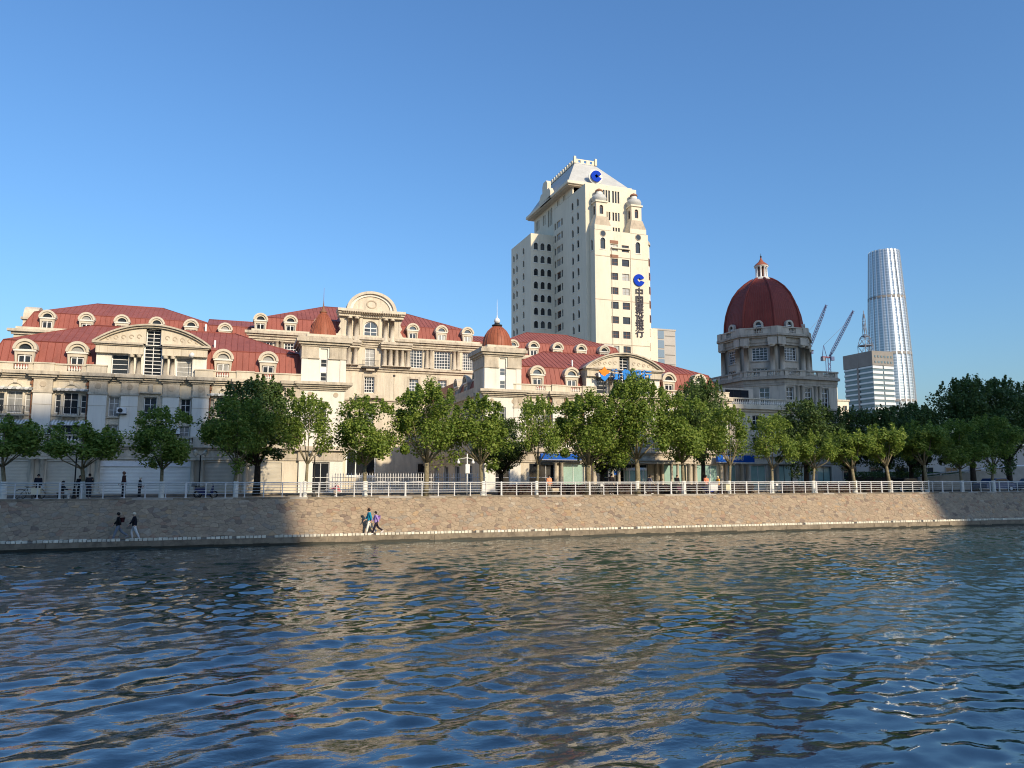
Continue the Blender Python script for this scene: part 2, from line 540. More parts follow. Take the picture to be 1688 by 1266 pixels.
BAL = {}
def baluster_mesh(h, m):
    if (h, m.name) not in BAL:
        mb = MB(); mb.lathe(0, 0, [(.045, 0), (.045, .06 * h), (.10, .25 * h), (.085, .38 * h), (.04, .62 * h), (.05, .9 * h), (.07, h)], m, 8)
        BAL[(h, m.name)] = mb
    return BAL[(h, m.name)]
def balusters(mb, M, x0, x1, z0, h, m, sp=.22):
    b = baluster_mesh(h, m); n = max(2, int((x1 - x0) / sp))
    for k in range(n):
        T = M @ Matrix.Translation((x0 + (x1 - x0) * (k + .5) / n, 0, z0))
        i = len(mb.v); mb.v += [tuple(T @ Vector(p)) for p in b.v]
        for f, sm in zip(b.f, b.s):
            mb.f.append(tuple(i + q for q in f)); mb.m.append(mb.mi(m)); mb.s.append(sm)
def column(parent, cx, cy, z0, z1, r, m, cap='plain', name='column'):
    mb = MB(); h = z1 - z0
    prof = [(r * 1.35, z0), (r * 1.35, z0 + .06 * min(h, 3)), (r * 1.05, z0 + .09 * min(h, 3)), (r, z0 + .3 * h), (r * .86, z1 - .16)]
    prof += [(r * .95, z1 - .15), (r * 1.3, z1 - .03)] if cap == 'plain' else [(r * .95, z1 - .30), (r * 1.05, z1 - .28), (r * 1.0, z1 - .2), (r * 1.45, z1 - .04)]
    mb.lathe(cx, cy, prof, m, 14)
    mb.box(cx - r * 1.4, cx + r * 1.4, cy - r * 1.4, cy + r * 1.4, z1 - .05, z1, m)
    mb.box(cx - r * 1.45, cx + r * 1.45, cy - r * 1.45, cy + r * 1.45, z0 - .001, z0 + .07, m)
    return mb.build(name, parent)
def text_mesh(body, size, m, M, parent, name='lettering', ext=0.03, bold=0.0):
    c = bpy.data.curves.new(name, 'FONT')
    c.body = body; c.size = size; c.extrude = ext; c.offset = bold
    c.align_x = 'CENTER'; c.align_y = 'CENTER'
    c.materials.append(m)
    tmp = bpy.data.objects.new('lettering', c)
    me = bpy.data.meshes.new_from_object(tmp)
    bpy.data.objects.remove(tmp)
    return place(name, me, parent, M @ Matrix.Rotation(R(90), 4, 'X'))

# ================================================================== THE SETTING
WZ = -3.05                    # water level; promenade paving is z = 0
YW, YB, YT = 53.8, 55.4, 56.6   # water edge, foot and head of the battered wall
def sheet(name, x0, x1, y0, y1, z, m, label=None):
    mb = MB(); mb.face([(x0, y0, z), (x1, y0, z), (x1, y1, z), (x0, y1, z)], m)
    return structure(mb.build(name))
sheet('ground', -3000, 4000, YT + .2, 5000, -0.06, PAVE)
sheet('promenade', -60, 160, YT + .2, 62.0, 0.0, PAVE)
sheet('road', -300, 400, 62.0, 71.0, -0.05, ASPH)
mb = MB()
for k in range(-10, 30): mb.box(k * 6 - .0, k * 6 + 2.2, 66.42, 66.56, -.052, -.046, WPAINT)
structure(mb.build('road_markings'))
mb = MB()
mb.box(-120, 200, 61.85, 62.0, -.05, .06, CONC); mb.box(-120, 200, 71.0, 71.15, -.05, .09, CONC)
structure(mb.build('kerb'))
sheet('pavement', -120, 200, 71.15, 104, 0.05, PAVE)
sheet('river_bed', -400, 600, -40, 60, WZ - 2.5, CONC)
mb = MB(); mb.box(-300, 400, -400, 2.0, WZ - 2, -.06, PAVE)
structure(mb.build('opposite_bank_ground'))

# ---- river water: a real wave surface
def river():
    x0, x1, y0, y1 = -46.0, 96.0, 1.0, YW + .3
    nx = int((x1 - x0) / .13)
    ys = [y0]
    while ys[-1] < y1: ys.append(ys[-1] + .062 + .0020 * ys[-1])
    ny = len(ys)
    X, Y = np.meshgrid(np.linspace(x0, x1, nx, dtype=np.float32), np.array(ys, dtype=np.float32))
    Z = np.zeros_like(X)
    g = np.random.default_rng(5)
    for k in range(120):
        lam = 0.42 * (3.6 / 0.42) ** (g.random() ** 1.35)
        th = math.radians(102) + g.normal() * (0.6 if lam > 1.2 else 0.85)
        kx, ky = math.cos(th) * 2 * math.pi / lam, math.sin(th) * 2 * math.pi / lam
        slope = 0.0138 * (0.75 if lam > 1.8 else 1.0)
        a = slope * lam / (2 * math.pi) * math.sqrt(2)
        ph = g.random() * 6.283
        # slow spatial modulation gives wave groups and calmer patches
        mod = 0.6 + 0.85 * np.sin(X * g.uniform(-.16, .16) + Y * g.uniform(-.2, .2) + g.random() * 6.28)
        P = (kx * X + ky * Y + ph).astype(np.float32)
        P += .6 * np.sin(.21 * P + ph * 3)
        w = np.sin(P)
        Z += a * mod * (w + .35 * w * w)
    me = bpy.data.meshes.new('river_water')
    V = np.stack([X.ravel(), Y.ravel(), Z.ravel() + WZ], 1).astype(np.float32)
    idx = np.arange(nx * ny).reshape(ny, nx)
    F = np.stack([idx[:-1, :-1], idx[:-1, 1:], idx[1:, 1:], idx[1:, :-1]], -1).reshape(-1, 4)
    me.vertices.add(len(V)); me.vertices.foreach_set('co', V.ravel())
    me.loops.add(F.size); me.loops.foreach_set('vertex_index', F.ravel().astype(np.int32))
    me.polygons.add(len(F)); me.polygons.foreach_set('loop_start', np.arange(0, F.size, 4, dtype=np.int32))
    me.polygons.foreach_set('use_smooth', np.ones(len(F), dtype=bool))
    me.update()
    m = bpy.data.materials.new('river_water')
    m.use_nodes = True
    t = m.node_tree; p = t.nodes['Principled BSDF']
    p.inputs['Base Color'].default_value = (0.030, 0.055, 0.050, 1)
    p.inputs['Roughness'].default_value = 0.01
    p.inputs['Specular IOR Level'].default_value = 0.75
    p.inputs['IOR'].default_value = 2.2
    tc = t.nodes.new('ShaderNodeTexCoord'); mp = t.nodes.new('ShaderNodeMapping')
    mp.inputs['Scale'].default_value = (1.0, 1.7, 1.0)
    t.links.new(tc.outputs['Object'], mp.inputs[0])
    n = t.nodes.new('ShaderNodeTexNoise'); n.inputs['Scale'].default_value = 4.6; n.inputs['Detail'].default_value = 3
    t.links.new(mp.outputs[0], n.inputs['Vector'])
    b = t.nodes.new('ShaderNodeBump'); b.inputs['Strength'].default_value = .5; b.inputs['Distance'].default_value = .020
    n2 = t.nodes.new('ShaderNodeTexNoise'); n2.inputs['Scale'].default_value = .16; n2.inputs['Detail'].default_value = 3
    t.links.new(tc.outputs['Object'], n2.inputs['Vector'])
    rr = t.nodes.new('ShaderNodeMapRange'); rr.inputs['From Min'].default_value = .42; rr.inputs['From Max'].default_value = .62; rr.inputs['To Min'].default_value = .12; rr.inputs['To Max'].default_value = .95
    t.links.new(n2.outputs['Fac'], rr.inputs[0]); t.links.new(rr.outputs[0], b.inputs['Strength'])
    t.links.new(n.outputs['Fac'], b.inputs['Height']); t.links.new(b.outputs[0], p.inputs['Normal'])
    me.materials.append(m)
    o = bpy.data.objects.new('river_water', me); COL.objects.link(o)
    structure(o)
    for nm, a, b_, c, d in (('river_water', -400, x0, 1, YW + .3), ('river_water', x1, 600, 1, YW + .3)):
        q = MB(); q.face([(a, c, WZ), (b_, c, WZ), (b_, d, WZ), (a, d, WZ)], m); structure(q.build(nm))
river()

# ---- embankment: footing, towpath, battered rubble wall, coping
def clip(poly, nx, ny, c):
    out = []
    for i in range(len(poly)):
        a, b = poly[i], poly[(i + 1) % len(poly)]
        da, db = nx * a[0] + ny * a[1] - c, nx * b[0] + ny * b[1] - c
        if da <= 0: out.append(a)
        if da * db < 0:
            t = da / (da - db); out.append((a[0] + (b[0] - a[0]) * t, a[1] + (b[1] - a[1]) * t))
    return out
def embankment():
    XA, XB = -24.0, 104.0
    e = thing('embankment_wall', (20, YW, WZ), 'battered rubble stone river wall above the narrow towpath', 'wall')
    f = MB()
    f.box(XA - 60, XB + 100, YW, YW + 2.4, WZ - 2, -2.50, CONC)
    f.build('footing', e)
    # pale blocks on the edge of the towpath
    k = MB(); x = XA
    while x < XB:
        w = random.uniform(.22, .32)
        if random.random() > .06:
            z = random.uniform(.13, .17)
            k.box(x, x + w - .055, YW - .045 + random.uniform(0, .02), YW + .2, -2.5 - .002, -2.5 + z, KERB)
        x += w
    k.build('kerb_blocks', e, kind='stuff')
    # joint lines in the footing face: shallow proud slabs
    s = MB(); x = XA
    while x < XB:
        w = random.uniform(1.8, 3.4)
        s.box(x, x + w - .05, YW - random.uniform(.02, .05), YW + .05, WZ - .6, -2.56 + random.uniform(-.03, .0), CONC); x += w
    s.build('footing_slabs', e, kind='stuff')
    al = MB(); x = XA - 30
    while x < XB + 40:
        w = random.uniform(.5, 1.6); al.box(x, x + w, YW - .075, YW + .04, WZ - .5, WZ + random.uniform(.13, .24), ALGAE); x += w
    al.build('algae_band', e, kind='stuff')
    Hs = math.hypot(YT - YB, 2.5)
    us = Vector((0, (YT - YB) / Hs, 2.5 / Hs)); ns = Vector((0, -2.5 / Hs, (YT - YB) / Hs))
    O = Vector((0, YB, -2.5))
    P3 = lambda u, v, h=0.0: tuple(O + Vector((u, 0, 0)) + us * v + ns * h)
    b = MB(); b.face([P3(XA - 60, 0), P3(XB + 100, 0), P3(XB + 100, Hs), P3(XA - 60, Hs)], MORT); b.build('mortar_bed', e)
    # irregular stones: clipped cells of a jittered, staggered lattice
    cw, ch = .34, .19
    nr = int(round(Hs / ch)); nc = int((XB - XA) / cw)
    g = np.random.default_rng(3)
    pts = {}
    for j in range(-1, nr + 1):
        for i in range(nc):
            if 0 <= j < nr and g.random() < .24: continue
            pts[(i, j)] = (XA + (i + .5 * (j % 2) + g.uniform(-.46, .46)) * cw, (j + .5 + g.uniform(-.44, .44)) * Hs / nr)
    pal = [((.325, .252, .172), 34), ((.360, .282, .194), 26), ((.290, .230, .163), 18), ((.325, .238, .165), 14), ((.265, .235, .190), 8), ((.280, .175, .118), 5), ((.17, .125, .10), 5), ((.43, .37, .285), 2), ((.38, .26, .145), 3)]
    bag = [c for c, n in pal for _ in range(n)]
    cells = []
    for (i, j), (px, py) in pts.items():
        if j < 0 or j >= nr: continue
        poly = [(px - 1, py - 1), (px + 1, py - 1), (px + 1, py + 1), (px - 1, py + 1)]
        for di in (-3, -2, -1, 0, 1, 2, 3):
            for dj in (-2, -1, 0, 1, 2):
                q = pts.get((i + di, j + dj))
                if q is None or (di == 0 and dj == 0): continue
                ax, ay = (q[0] - px), (q[1] - py) * 1.6
                mx, my = (q[0] + px) / 2, (q[1] + py) / 2
                nx_, ny_ = ax, ay * 1.6
                poly = clip(poly, nx_, ny_, nx_ * mx + ny_ * my)
                if len(poly) < 3: break
        poly = clip(poly, 0, -1, -0.01); poly = clip(poly, 0, 1, Hs - .01)
        if len(poly) < 3: continue
        cx = sum(p[0] for p in poly) / len(poly); cy = sum(p[1] for p in poly) / len(poly)
        area = abs(sum(poly[k][0] * poly[(k + 1) % len(poly)][1] - poly[(k + 1) % len(poly)][0] * poly[k][1] for k in range(len(poly)))) / 2
        if area < .015: continue
        cells.append((poly, cx, cy, area))
    def geom(poly, cx, cy, V, F, Cc, off=(0, 0, 0)):
        i0 = len(V); n = len(poly)
        h = .012 + .022 * random.random(); tl = random.uniform(-.010, .010)
        r = max(math.hypot(x - cx, y - cy) for x, y in poly)
        k1 = 1 - .009 / r; k2 = 1 - .034 / r
        c = random.choice(bag); c = tuple(a_ * .72 + b_ * .28 for a_, b_ in zip(c, (.325, .252, .174))); sc = random.uniform(.90, 1.10)
        for kk, hh in ((k1, 0), (k1, h * .7), (k2, h)):
            for x, y in poly:
                p = P3(cx + (x - cx) * kk, cy + (y - cy) * kk, hh + (tl * (x - cx) / r if hh else 0))
                V.append((p[0] - off[0], p[1] - off[1], p[2] - off[2]))
        for q in (0, 1):
            for k in range(n):
                k2_ = (k + 1) % n
                F.append((i0 + q * n + k, i0 + q * n + k2_, i0 + (q + 1) * n + k2_, i0 + (q + 1) * n + k))
        F.append(tuple(i0 + 2 * n + k for k in range(n)))
        Cc += [(c[0] * sc, c[1] * sc, c[2] * sc, 1)] * (3 * n)
    def mk(V, F, Cc):
        me = bpy.data.meshes.new('stone'); me.from_pydata(V, [], F)
        a = me.color_attributes.new('tint', 'FLOAT_COLOR', 'POINT')
        a.data.foreach_set('color', np.array(Cc, dtype=np.float32).ravel())
        me.materials.append(STONE); return me
    # the 300 stones that show largest: biggest cells nearest the camera
    cells.sort(key=lambda c: -c[3] / ((c[1]) ** 2 + 55 ** 2) if -13 < c[1] < 72 else 0)
    V, F, Cc = [], [], []
    for n_, (poly, cx, cy, ar) in enumerate(cells):
        if n_ < 300:
            v, f_, c_ = [], [], []
            geom(poly, cx, cy, v, f_, c_, wloc(e))
            sub('stone', mk(v, f_, c_), e)
        else:
            geom(poly, cx, cy, V, F, Cc, wloc(e))
    o = sub('stone_field', mk(V, F, Cc), e); o['kind'] = 'stuff'
    c = MB(); x = XA - 40
    while x < XB + 60:
        w = 1.25; c.box(x, x + w - .012, YT - .06, YT + .42, -.06, .065, CONC if random.random() < .7 else PAVE); x += w
    c.build('coping', e, kind='stuff')
embankment()

# ---- white railing along the promenade
def railing():
    e = thing('promenade_railing', (20, YT + .22, .06), 'long white painted steel railing on top of the river wall', 'railing')
    y = YT + .22; XA, XB = -22.0, 103.0
    for z, r in ((1.0, .042), (.86, .026), (.66, .018), (.47, .018), (.28, .018)):
        mb = MB(); mb.tube([(XA, y, z + .06), (XB, y, z + .06)], r, STEEL, 8); mb.build('rail', e)
    pm = MB(); pm.box(-.035, .035, -.03, .03, .0, .97, STEEL); pm.box(-.06, .06, -.05, .05, 0, .03, STEEL)
    pm.box(-.028, .028, -.075, -.03, .80, .90, STEEL)
    thin = pm.mesh('post')
    pt = MB(); pt.box(-.06, .06, -.045, .045, 0, .99, STEEL); pt.box(-.09, .09, -.07, .07, 0, .04, STEEL); pt.lathe(0, 0, [(.05, .99), (.05, 1.03), (.02, 1.07)], STEEL, 8)
    thick = pt.mesh('post')
    k = 0; x = XA
    while x <= XB:
        place('post', thick if k % 6 == 3 else thin, e, Matrix.Translation((x, y, .065)))
        x += 1.25; k += 1
railing()

# ================================================================== THE RED-ROOFED COMPLEX
F = 75.0
def wing(name, ox, sg, td, label, ground, dome_kind, tower_hw):
    e = thing(name, (ox + sg * 14, F + 6, 0), label, 'building')
    X = lambda d: ox + sg * d
    def rg(a, b):
        p, q = X(a), X(b)
        return (p, q) if p < q else (q, p)
    fm = fr(F)
    # ---------------- wall with openings
    ops = []
    pend = []          # windows to place: (cx, z0, w, h, nx, ny, arch, style)
    def op(d, w, z0, z1, nx, ny, arch=False, style=None, fw=.07):
        c = X(d); ops.append((c - w / 2, c + w / 2, z0, z1, arch))
        pend.append((c, z0, w, z1 - z0, nx, ny, arch, style or rstyle(), fw))
    op(14.95, 1.05, 6.55, 8.55, 2, 3); op(14.95, 1.0, 4.75, 6.0, 2, 1)
    for d in (12.05, 17.85):
        op(d, .85, 6.75, 8.5, 2, 3); op(d, .85, 4.9, 6.05, 2, 2)
    bays = (4.95, 8.9, 21.2, 25.4)
    for d in bays:
        op(d, 1.15, 6.85, 8.75, 2, 3)
        for q in (-.98, .98): op(d + q, .46, 6.95, 8.55, 1, 3)
        op(d, 1.7, 4.6, 5.95, 3, 2)
    gf = []
    for d, w, kind in ground:
        c = X(d); ops.append((c - w / 2, c + w / 2, .05, 2.92)); gf.append((c, w, kind))
    x0, x1 = rg(2.05, 28.1)
    mb = MB(); facade(mb, fm, x0, x1, 0, 10.45, ops, CREAM)
    for xx in (x0, x1): mb.face([(xx, F, 0), (xx, F + 13, 0), (xx, F + 13, 10.45), (xx, F, 10.45)], CREAM)
    mb.face([(x0, F + 13, 0), (x1, F + 13, 0), (x1, F + 13, 10.45), (x0, F + 13, 10.45)], CREAM)
    mb.face([(x0, F, 10.45), (x1, F, 10.45), (x1, F + 13, 10.45), (x0, F + 13, 10.45)], TRIM)
    # shallow rusticated courses on the ground storey
    wall = mb.build('wall', e)
    for c, z0, w, h, nx, ny, ar, st, fw in pend: window(e, fm, c, z0, w, h, nx, ny, ar, fw, st)
    # ---------------- ground storey
    for c, w, kind in gf:
        if kind in ('shutter', 'white_shutter'):
            s = MB(); m = SHUTW if kind == 'white_shutter' else SHUT
            z = .05; ht = 2.85 if kind == 'shutter' else 2.75
            while z < ht:
                s.face([(c - w / 2 + .04, F + .15, z), (c + w / 2 - .04, F + .15, z), (c + w / 2 - .04, F + .105, z + .105), (c - w / 2 + .04, F + .105, z + .105)], m)
                s.face([(c - w / 2 + .04, F + .105, z + .105), (c + w / 2 - .04, F + .105, z + .105), (c + w / 2 - .04, F + .15, z + .12), (c - w / 2 + .04, F + .15, z + .12)], m)
                z += .12
            s.box(c - w / 2, c + w / 2, F + .165, F + .25, .05, 2.92, m)
            s.box(c - w / 2 + .003, c + w / 2 - .003, F + .02, F + .26, ht - .02 if kind == 'shutter' else 2.42, 2.915, WPAINT if kind == 'white_shutter' else m)
            s.build('roller_shutter', e)
        else:
            n = max(2, int(w / .85))
            window(e, fm, c, .06, w, 2.84, n, 2 if kind == 'glass' else 1, False, .08, {'glass': 'dark/white', 'mint': 'mint/white', 'mint_dark': 'mint/iron'}[kind], name='shop_window')
    tr = MB()
    cornice(tr, x0, x1, F, ((.12, 3.03, 3.25), (.16, 3.25, 3.95), (.30, 3.95, 4.12), (.50, 4.12, 4.36)), TRIM)
    tr.build('string_course', e)
    bl = MB()
    bl.box(x0, x1, F - .44, F - .20, 4.36, 4.46, TRIM); bl.box(x0, x1, F - .46, F - .18, 4.97, 5.09, TRIM)
    balusters(bl, fr(F - .32), x0 + .3, x1 - .3, 4.46, .51, PALE, .27)
    for d in (3.0, 7.05, 10.8, 13.4, 16.5, 19.1, 23.3, 27.4):
        p, q = rg(d - .45, d + .45); bl.box(p, q, F - .48, F - .16, 4.365, 5.085, TRIM)
    bl.build('balcony_balustrade', e)
    for d in (7.05, 10.8, 19.1, 23.3, 27.4):
        for q in (-.36, .36): column(e, X(d + q), F - .22, .05, 3.03, .2, TRIM)
    # ---------------- pilasters, frieze and main cornice
    pil = ((2.05, 3.4), (6.4, 7.7), (10.1, 11.5), (12.6, 13.95), (15.95, 17.3), (18.4, 19.8), (22.6, 24.0), (26.8, 28.1))
    for a, b in pil:
        p, q = rg(a, b); o = MB()
        pr = .34 if not 12 < a < 17 else .2
        o.box(p, q, F - pr, F + .02, 5.0, 8.62, PALE)
        o.box(p - .02, q + .02, F - pr - .02, F + .02, 7.62, 7.66, TRIM)
        o.box(p - .08, q + .08, F - pr - .08, F + .02, 8.62, 8.82, TRIM)
        o.box(p - .01, q + .01, F - pr - .01, F + .02, 8.82, 9.82, TRIM)
        o.prism([((p + q) / 2 + .24 * math.cos(t * math.pi / 8), 9.36 + .24 * math.sin(t * math.pi / 8)) for t in range(16)], F - pr - .05, F - pr, BUFF)
        cornice(o, p - .05, q + .05, F - pr, ((.10, 9.82, 9.98), (.30, 9.98, 10.16), (.46, 10.16, 10.452)), TRIM, None)
        o.build('pilaster', e)
    co = MB()
    cornice(co, x0, x1, F, ((.06, 9.70, 9.86), (.22, 9.86, 10.04), (.40, 10.04, 10.20), (.56, 10.20, 10.448)), TRIM)
    co.build('cornice', e)
    # keystones and blind arches over the bays
    for d in bays:
        a = MB(); c = X(d)
        a.arcband(c, 8.78, .62, .84, R(12), R(168), F - .10, F + .02, CREAM, 12)
        a.box(c - .14, c + .14, F - .2, F + .02, 9.42, 9.72, CREAM)
        a.build('blind_arch', e)
        aw = MB(); n = 9
        for k in range(n):
            xa = c - 1.35 + 2.7 * k / n; xb = c - 1.35 + 2.7 * (k + 1) / n
            m = WPAINT if k % 2 else STRIPE
            aw.prism([(xa, 8.88), (xa + .06, 8.83), (xb - .06, 8.83), (xb, 8.88), (xb, 8.92), (xa, 8.92)], F - .46, F - .42, m)
            aw.prism([(0, 8.90), (0, 8.94), (.46, 9.12), (.46, 9.08)], xa, xb, m, Matrix.Translation((0, F - .46, 0)) @ Matrix(((0, 1, 0, 0), (1, 0, 0, 0), (0, 0, 1, 0), (0, 0, 0, 1))))
        aw.build('awning', e)
        al = MB()
        for k in range(22):
            xa = c - 1.3 + 2.6 * k / 22; xb = c - 1.3 + 2.6 * (k + 1) / 22
            al.face([(xa, F - .75, 6.0), (xb, F - .75, 6.0), (xb, F - .02, 6.36), (xa, F - .02, 6.36)], WPAINT if k % 2 else STRIPE)
            al.face([(xa, F - .75, 6.0), (xb, F - .75, 6.0), (xb, F - .75, 5.86), (xa, F - .75, 5.86)], WPAINT if k % 2 else STRIPE)
        al.build('striped_awning', e)
        b = MB()
        b.box(c - .88, c + .88, F - .62, F + .02, 6.62, 6.74, TRIM); b.box(c - 1.35, c + 1.35, F - .12, F + .02, 6.66, 6.82, TRIM)
        for q in (-.6, .6): b.prism([(0, 6.62), (.5, 6.62), (.12, 6.3), (0, 6.3)], c + q - .1, c + q + .1, TRIM, Matrix.Translation((0, F, 0)) @ Matrix(((0, 1, 0, 0), (-1, 0, 0, 0), (0, 0, 1, 0), (0, 0, 0, 1))))
        bo = b.build('balcony', e)
        g = MB()
        for k in range(15):
            xx = c - .82 + 1.64 * k / 14; g.tube([(xx, F - .56, 6.74), (xx, F - .60, 7.1), (xx, F - .56, 7.42)], .011, IRON, 4)
        for s in (-.82, .82):
            for k in range(1, 5): g.tube([(c + s, F - .56 + .12 * k, 6.74), (c + s, F - .56 + .12 * k, 7.42)], .011, IRON, 4)
        g.tube([(c - .82, F, 7.43), (c - .82, F - .56, 7.43), (c + .82, F - .56, 7.43), (c + .82, F, 7.43)], .02, IRON, 5)
        g.build('iron_rail', bo)
    for d in (6.2, 7.92, 10.0, 19.95, 24.15):
        dp = MB(); xx = X(d); dp.tube([(xx, F - .10, 10.0), (xx, F - .10, 9.2), (xx, F - .08, 4.9)], .055, BROWN, 6)
        for zz in (5.6, 7.2, 8.6): dp.box(xx - .08, xx + .08, F - .15, F + .01, zz, zz + .05, BROWN)
        dp.box(xx - .13, xx + .13, F - .22, F + .01, 9.35, 9.6, BROWN); dp.build('downpipe', e)
    for d, zz in ((12.75, 5.3), (17.15, 7.0), (6.15 + .45, 5.0), (22.45, 5.1)):
        ac = MB(); xx = X(d); ac.box(xx - .38, xx + .38, F - .55, F - .25, zz, zz + .52, WPAINT); ac.box(xx - .40, xx + .40, F - .5, F + .01, zz - .06, zz, IRON)
        ac.prism([(xx - .1 + .2 * math.cos(k * math.pi / 8), zz + .26 + .2 * math.sin(k * math.pi / 8)) for k in range(16)], F - .57, F - .55, IRON); ac.build('air_conditioner', e)
    # window surrounds in the pavilion
    for d, w, z0, z1 in ((14.95, 1.05, 6.55, 8.55), (12.05, .85, 6.75, 8.5), (17.85, .85, 6.75, 8.5)):
        c = X(d); s = MB()
        s.box(c - w / 2 - .16, c - w / 2, F - .06, F + .03, z0 - .1, z1 + .12, TRIM); s.box(c + w / 2, c + w / 2 + .16, F - .06, F + .03, z0 - .1, z1 + .12, TRIM)
        s.box(c - w / 2, c + w / 2, F - .062, F + .03, z1, z1 + .12, TRIM); s.box(c - w / 2 - .2, c + w / 2 + .2, F - .14, F + .03, z0 - .14, z0, TRIM)
        s.build('window_surround', e)
    c = X(14.95); s = MB(); s.box(c - .85, c + .85, F - .26, F + .02, 8.86, 9.0, TRIM); s.box(c - .16, c + .16, F - .3, F + .02, 9.0, 9.66, TRIM)
    s.build('window_hood', e)
    # ---------------- roof balustrade
    segs = [rg(2.05, 10.3), rg(19.6, 28.2)]
    holes = [rg(d - .55, d + .55) for d in (5.05, 9.05, 21.05, 25.05)]
    for p, q in segs:
        b = MB()
        b.box(p, q, F - .34, F - .04, 10.452, 10.56, CREAM); b.box(p, q, F - .38, F - .0, 11.06, 11.18, CREAM)
        hs = sorted([h for h in holes if p < h[0] < q]); cur = p
        for h in hs:
            b.box(cur, h[0], F - .3, F - .08, 10.56, 11.06, CREAM); balusters(b, fr(F - .19), h[0] + .04, h[1] - .04, 10.56, .5, PALE, .19); cur = h[1]
        b.box(cur, q, F - .3, F - .08, 10.56, 11.06, CREAM)
        b.build('roof_balustrade', e)
    for d in (7.05, 10.6, 19.3, 23.3, 27.5):
        b = MB(); p, q = rg(d - .78, d + .78); b.box(p, q, F - .46, F + .02, 10.454, 11.10, CREAM); b.box(p - .04, q + .04, F - .52, F + .04, 11.10, 11.21, CREAM)
        b.build('pedestal', e)
    # ---------------- mansard and dormers
    p, q = rg(1.2, 28.0)
    mansard(e, p, q, F + .55, F + 13.2, 10.7, 1.05, 13.32, 7.0, 15.95)
    for d, st in ((5.05, 'curtain'), (9.05, 'curtain'), (21.05, 'curtain'), (25.05, 'glass')):
        dormer(e, fr(F + .62), X(d), 10.86, 1.0, 'glass' if sg > 0 else st)
    v = MB(); c = X(9.9)
    v.tube([(c, F + 2.4, 13.2), (c, F + 2.4, 14.4)], .09, WPAINT, 8); v.build('vent_pipe', e)
    # ---------------- attic pavilion with segmental pediment
    c0 = X(14.95)
    aops = [(c0 - .75, c0 + .75, 10.45, 13.2), (c0 - 3.3, c0 - 1.95, 10.5, 12.3), (c0 + 1.95, c0 + 3.3, 10.5, 12.3)]
    a = MB(); facade(a, fr(F - .05), c0 - 4.5, c0 + 4.5, 10.45, 13.2, aops, PALE, .42)
    for q in (-4.5, 4.5): a.face([(c0 + q, F - .05, 10.45), (c0 + q, F + 3.5, 10.45), (c0 + q, F + 3.5, 13.2), (c0 + q, F - .05, 13.2)], CREAM)
    a.build('attic_wall', e)
    window(e, fr(F - .05), c0, 10.5, 1.5, 2.68, 2, 8, False, .09, 'dark/white', .3)
    for q in (-2.625, 2.625): window(e, fr(F - .05), c0 + q, 10.52, 1.35, 1.76, 1, 4, False, .07, 'glass/white' if q < 0 else 'curtain/white', .34)
    for q in (-1.66, -1.08, 1.08, 1.66): column(e, c0 + q, F - .24, 10.46, 12.32, .19, TRIM, 'ornate')
    en = MB()
    for q in (-1, 1):
        p, r_ = sorted((c0 + q * .78, c0 + q * 4.55))
        en.box(p, r_, F - .42, F - .02, 12.32, 13.0, CREAM)
        for k in range(6):
            xx = p + (r_ - p) * (k + .5) / 6; en.box(xx - .012, xx + .012, F - .424, F - .4, 12.34, 12.98, BUFF)
        en.box(min(p, r_) - (.0 if q > 0 else .12), r_ + (.12 if q > 0 else 0), F - .56, F - .02, 13.0, 13.12, TRIM)
        en.box(p - (.0 if q > 0 else .28), r_ + (.28 if q > 0 else 0), F - .72, F - .02, 13.12, 13.30, TRIM)
    en.build('entablature', e)
    Rr = (4.85 ** 2 + 1.75 ** 2) / (2 * 1.75); zc = 15.05 - Rr
    za = lambda x, k=0.0: zc + math.sqrt((Rr - k) ** 2 - x * x)
    ty = MB(); xs = [-4.55, -4.1, -3.6, -3, -2.4, -1.8, -1.2, -.62, .62, 1.2, 1.8, 2.4, 3, 3.6, 4.1, 4.55]
    for i in range(len(xs) - 1):
        u, w = xs[i], xs[i + 1]
        zb = 13.28 if abs(u + w) > .1 else 14.62
        ty.face([(c0 + u, F - .34, zb), (c0 + w, F - .34, zb), (c0 + w, F - .34, max(zb, za(w, .15))), (c0 + u, F - .34, max(zb, za(u, .15)))], CREAM)
    for q in (-.62, .62): ty.face([(c0 + q, F - .34, 13.2), (c0 + q, F + .1, 13.2), (c0 + q, F + .1, 14.62), (c0 + q, F - .34, 14.62)], CREAM)
    # carved swags: low relief scroll pieces
    for q in (-1, 1):
        for k in range(5):
            ty.arcband(c0 + q * (1.15 + k * .62), 13.62 + .30 * (1 - k / 5), .12, .2, 0, math.pi * 1.6, F - .375, F - .33, BUFF, 7)
    ty.build('pediment', e)
    window(e, fr(F - .05), c0, 13.2, 1.2, 1.4, 2, 4, False, .08, 'dark/white', .16)
    rk = MB(); n = 24
    A = math.asin(4.85 / Rr)
    for k0, k1, pj_ in ((0.0, .14, .74), (.14, .30, .56)):
        for k in range(n):
            t0, t1 = -A + 2 * A * k / n, -A + 2 * A * (k + 1) / n
            rk.prism([(c0 + (Rr - k1) * math.sin(t0), zc + (Rr - k1) * math.cos(t0)), (c0 + (Rr - k0) * math.sin(t0), zc + (Rr - k0) * math.cos(t0)),
                      (c0 + (Rr - k0) * math.sin(t1), zc + (Rr - k0) * math.cos(t1)), (c0 + (Rr - k1) * math.sin(t1), zc + (Rr - k1) * math.cos(t1))], F - pj_, F + (.3 if k0 == 0 else .25), TRIM)
    rk.build('raking_cornice', e)
    pr = MB()
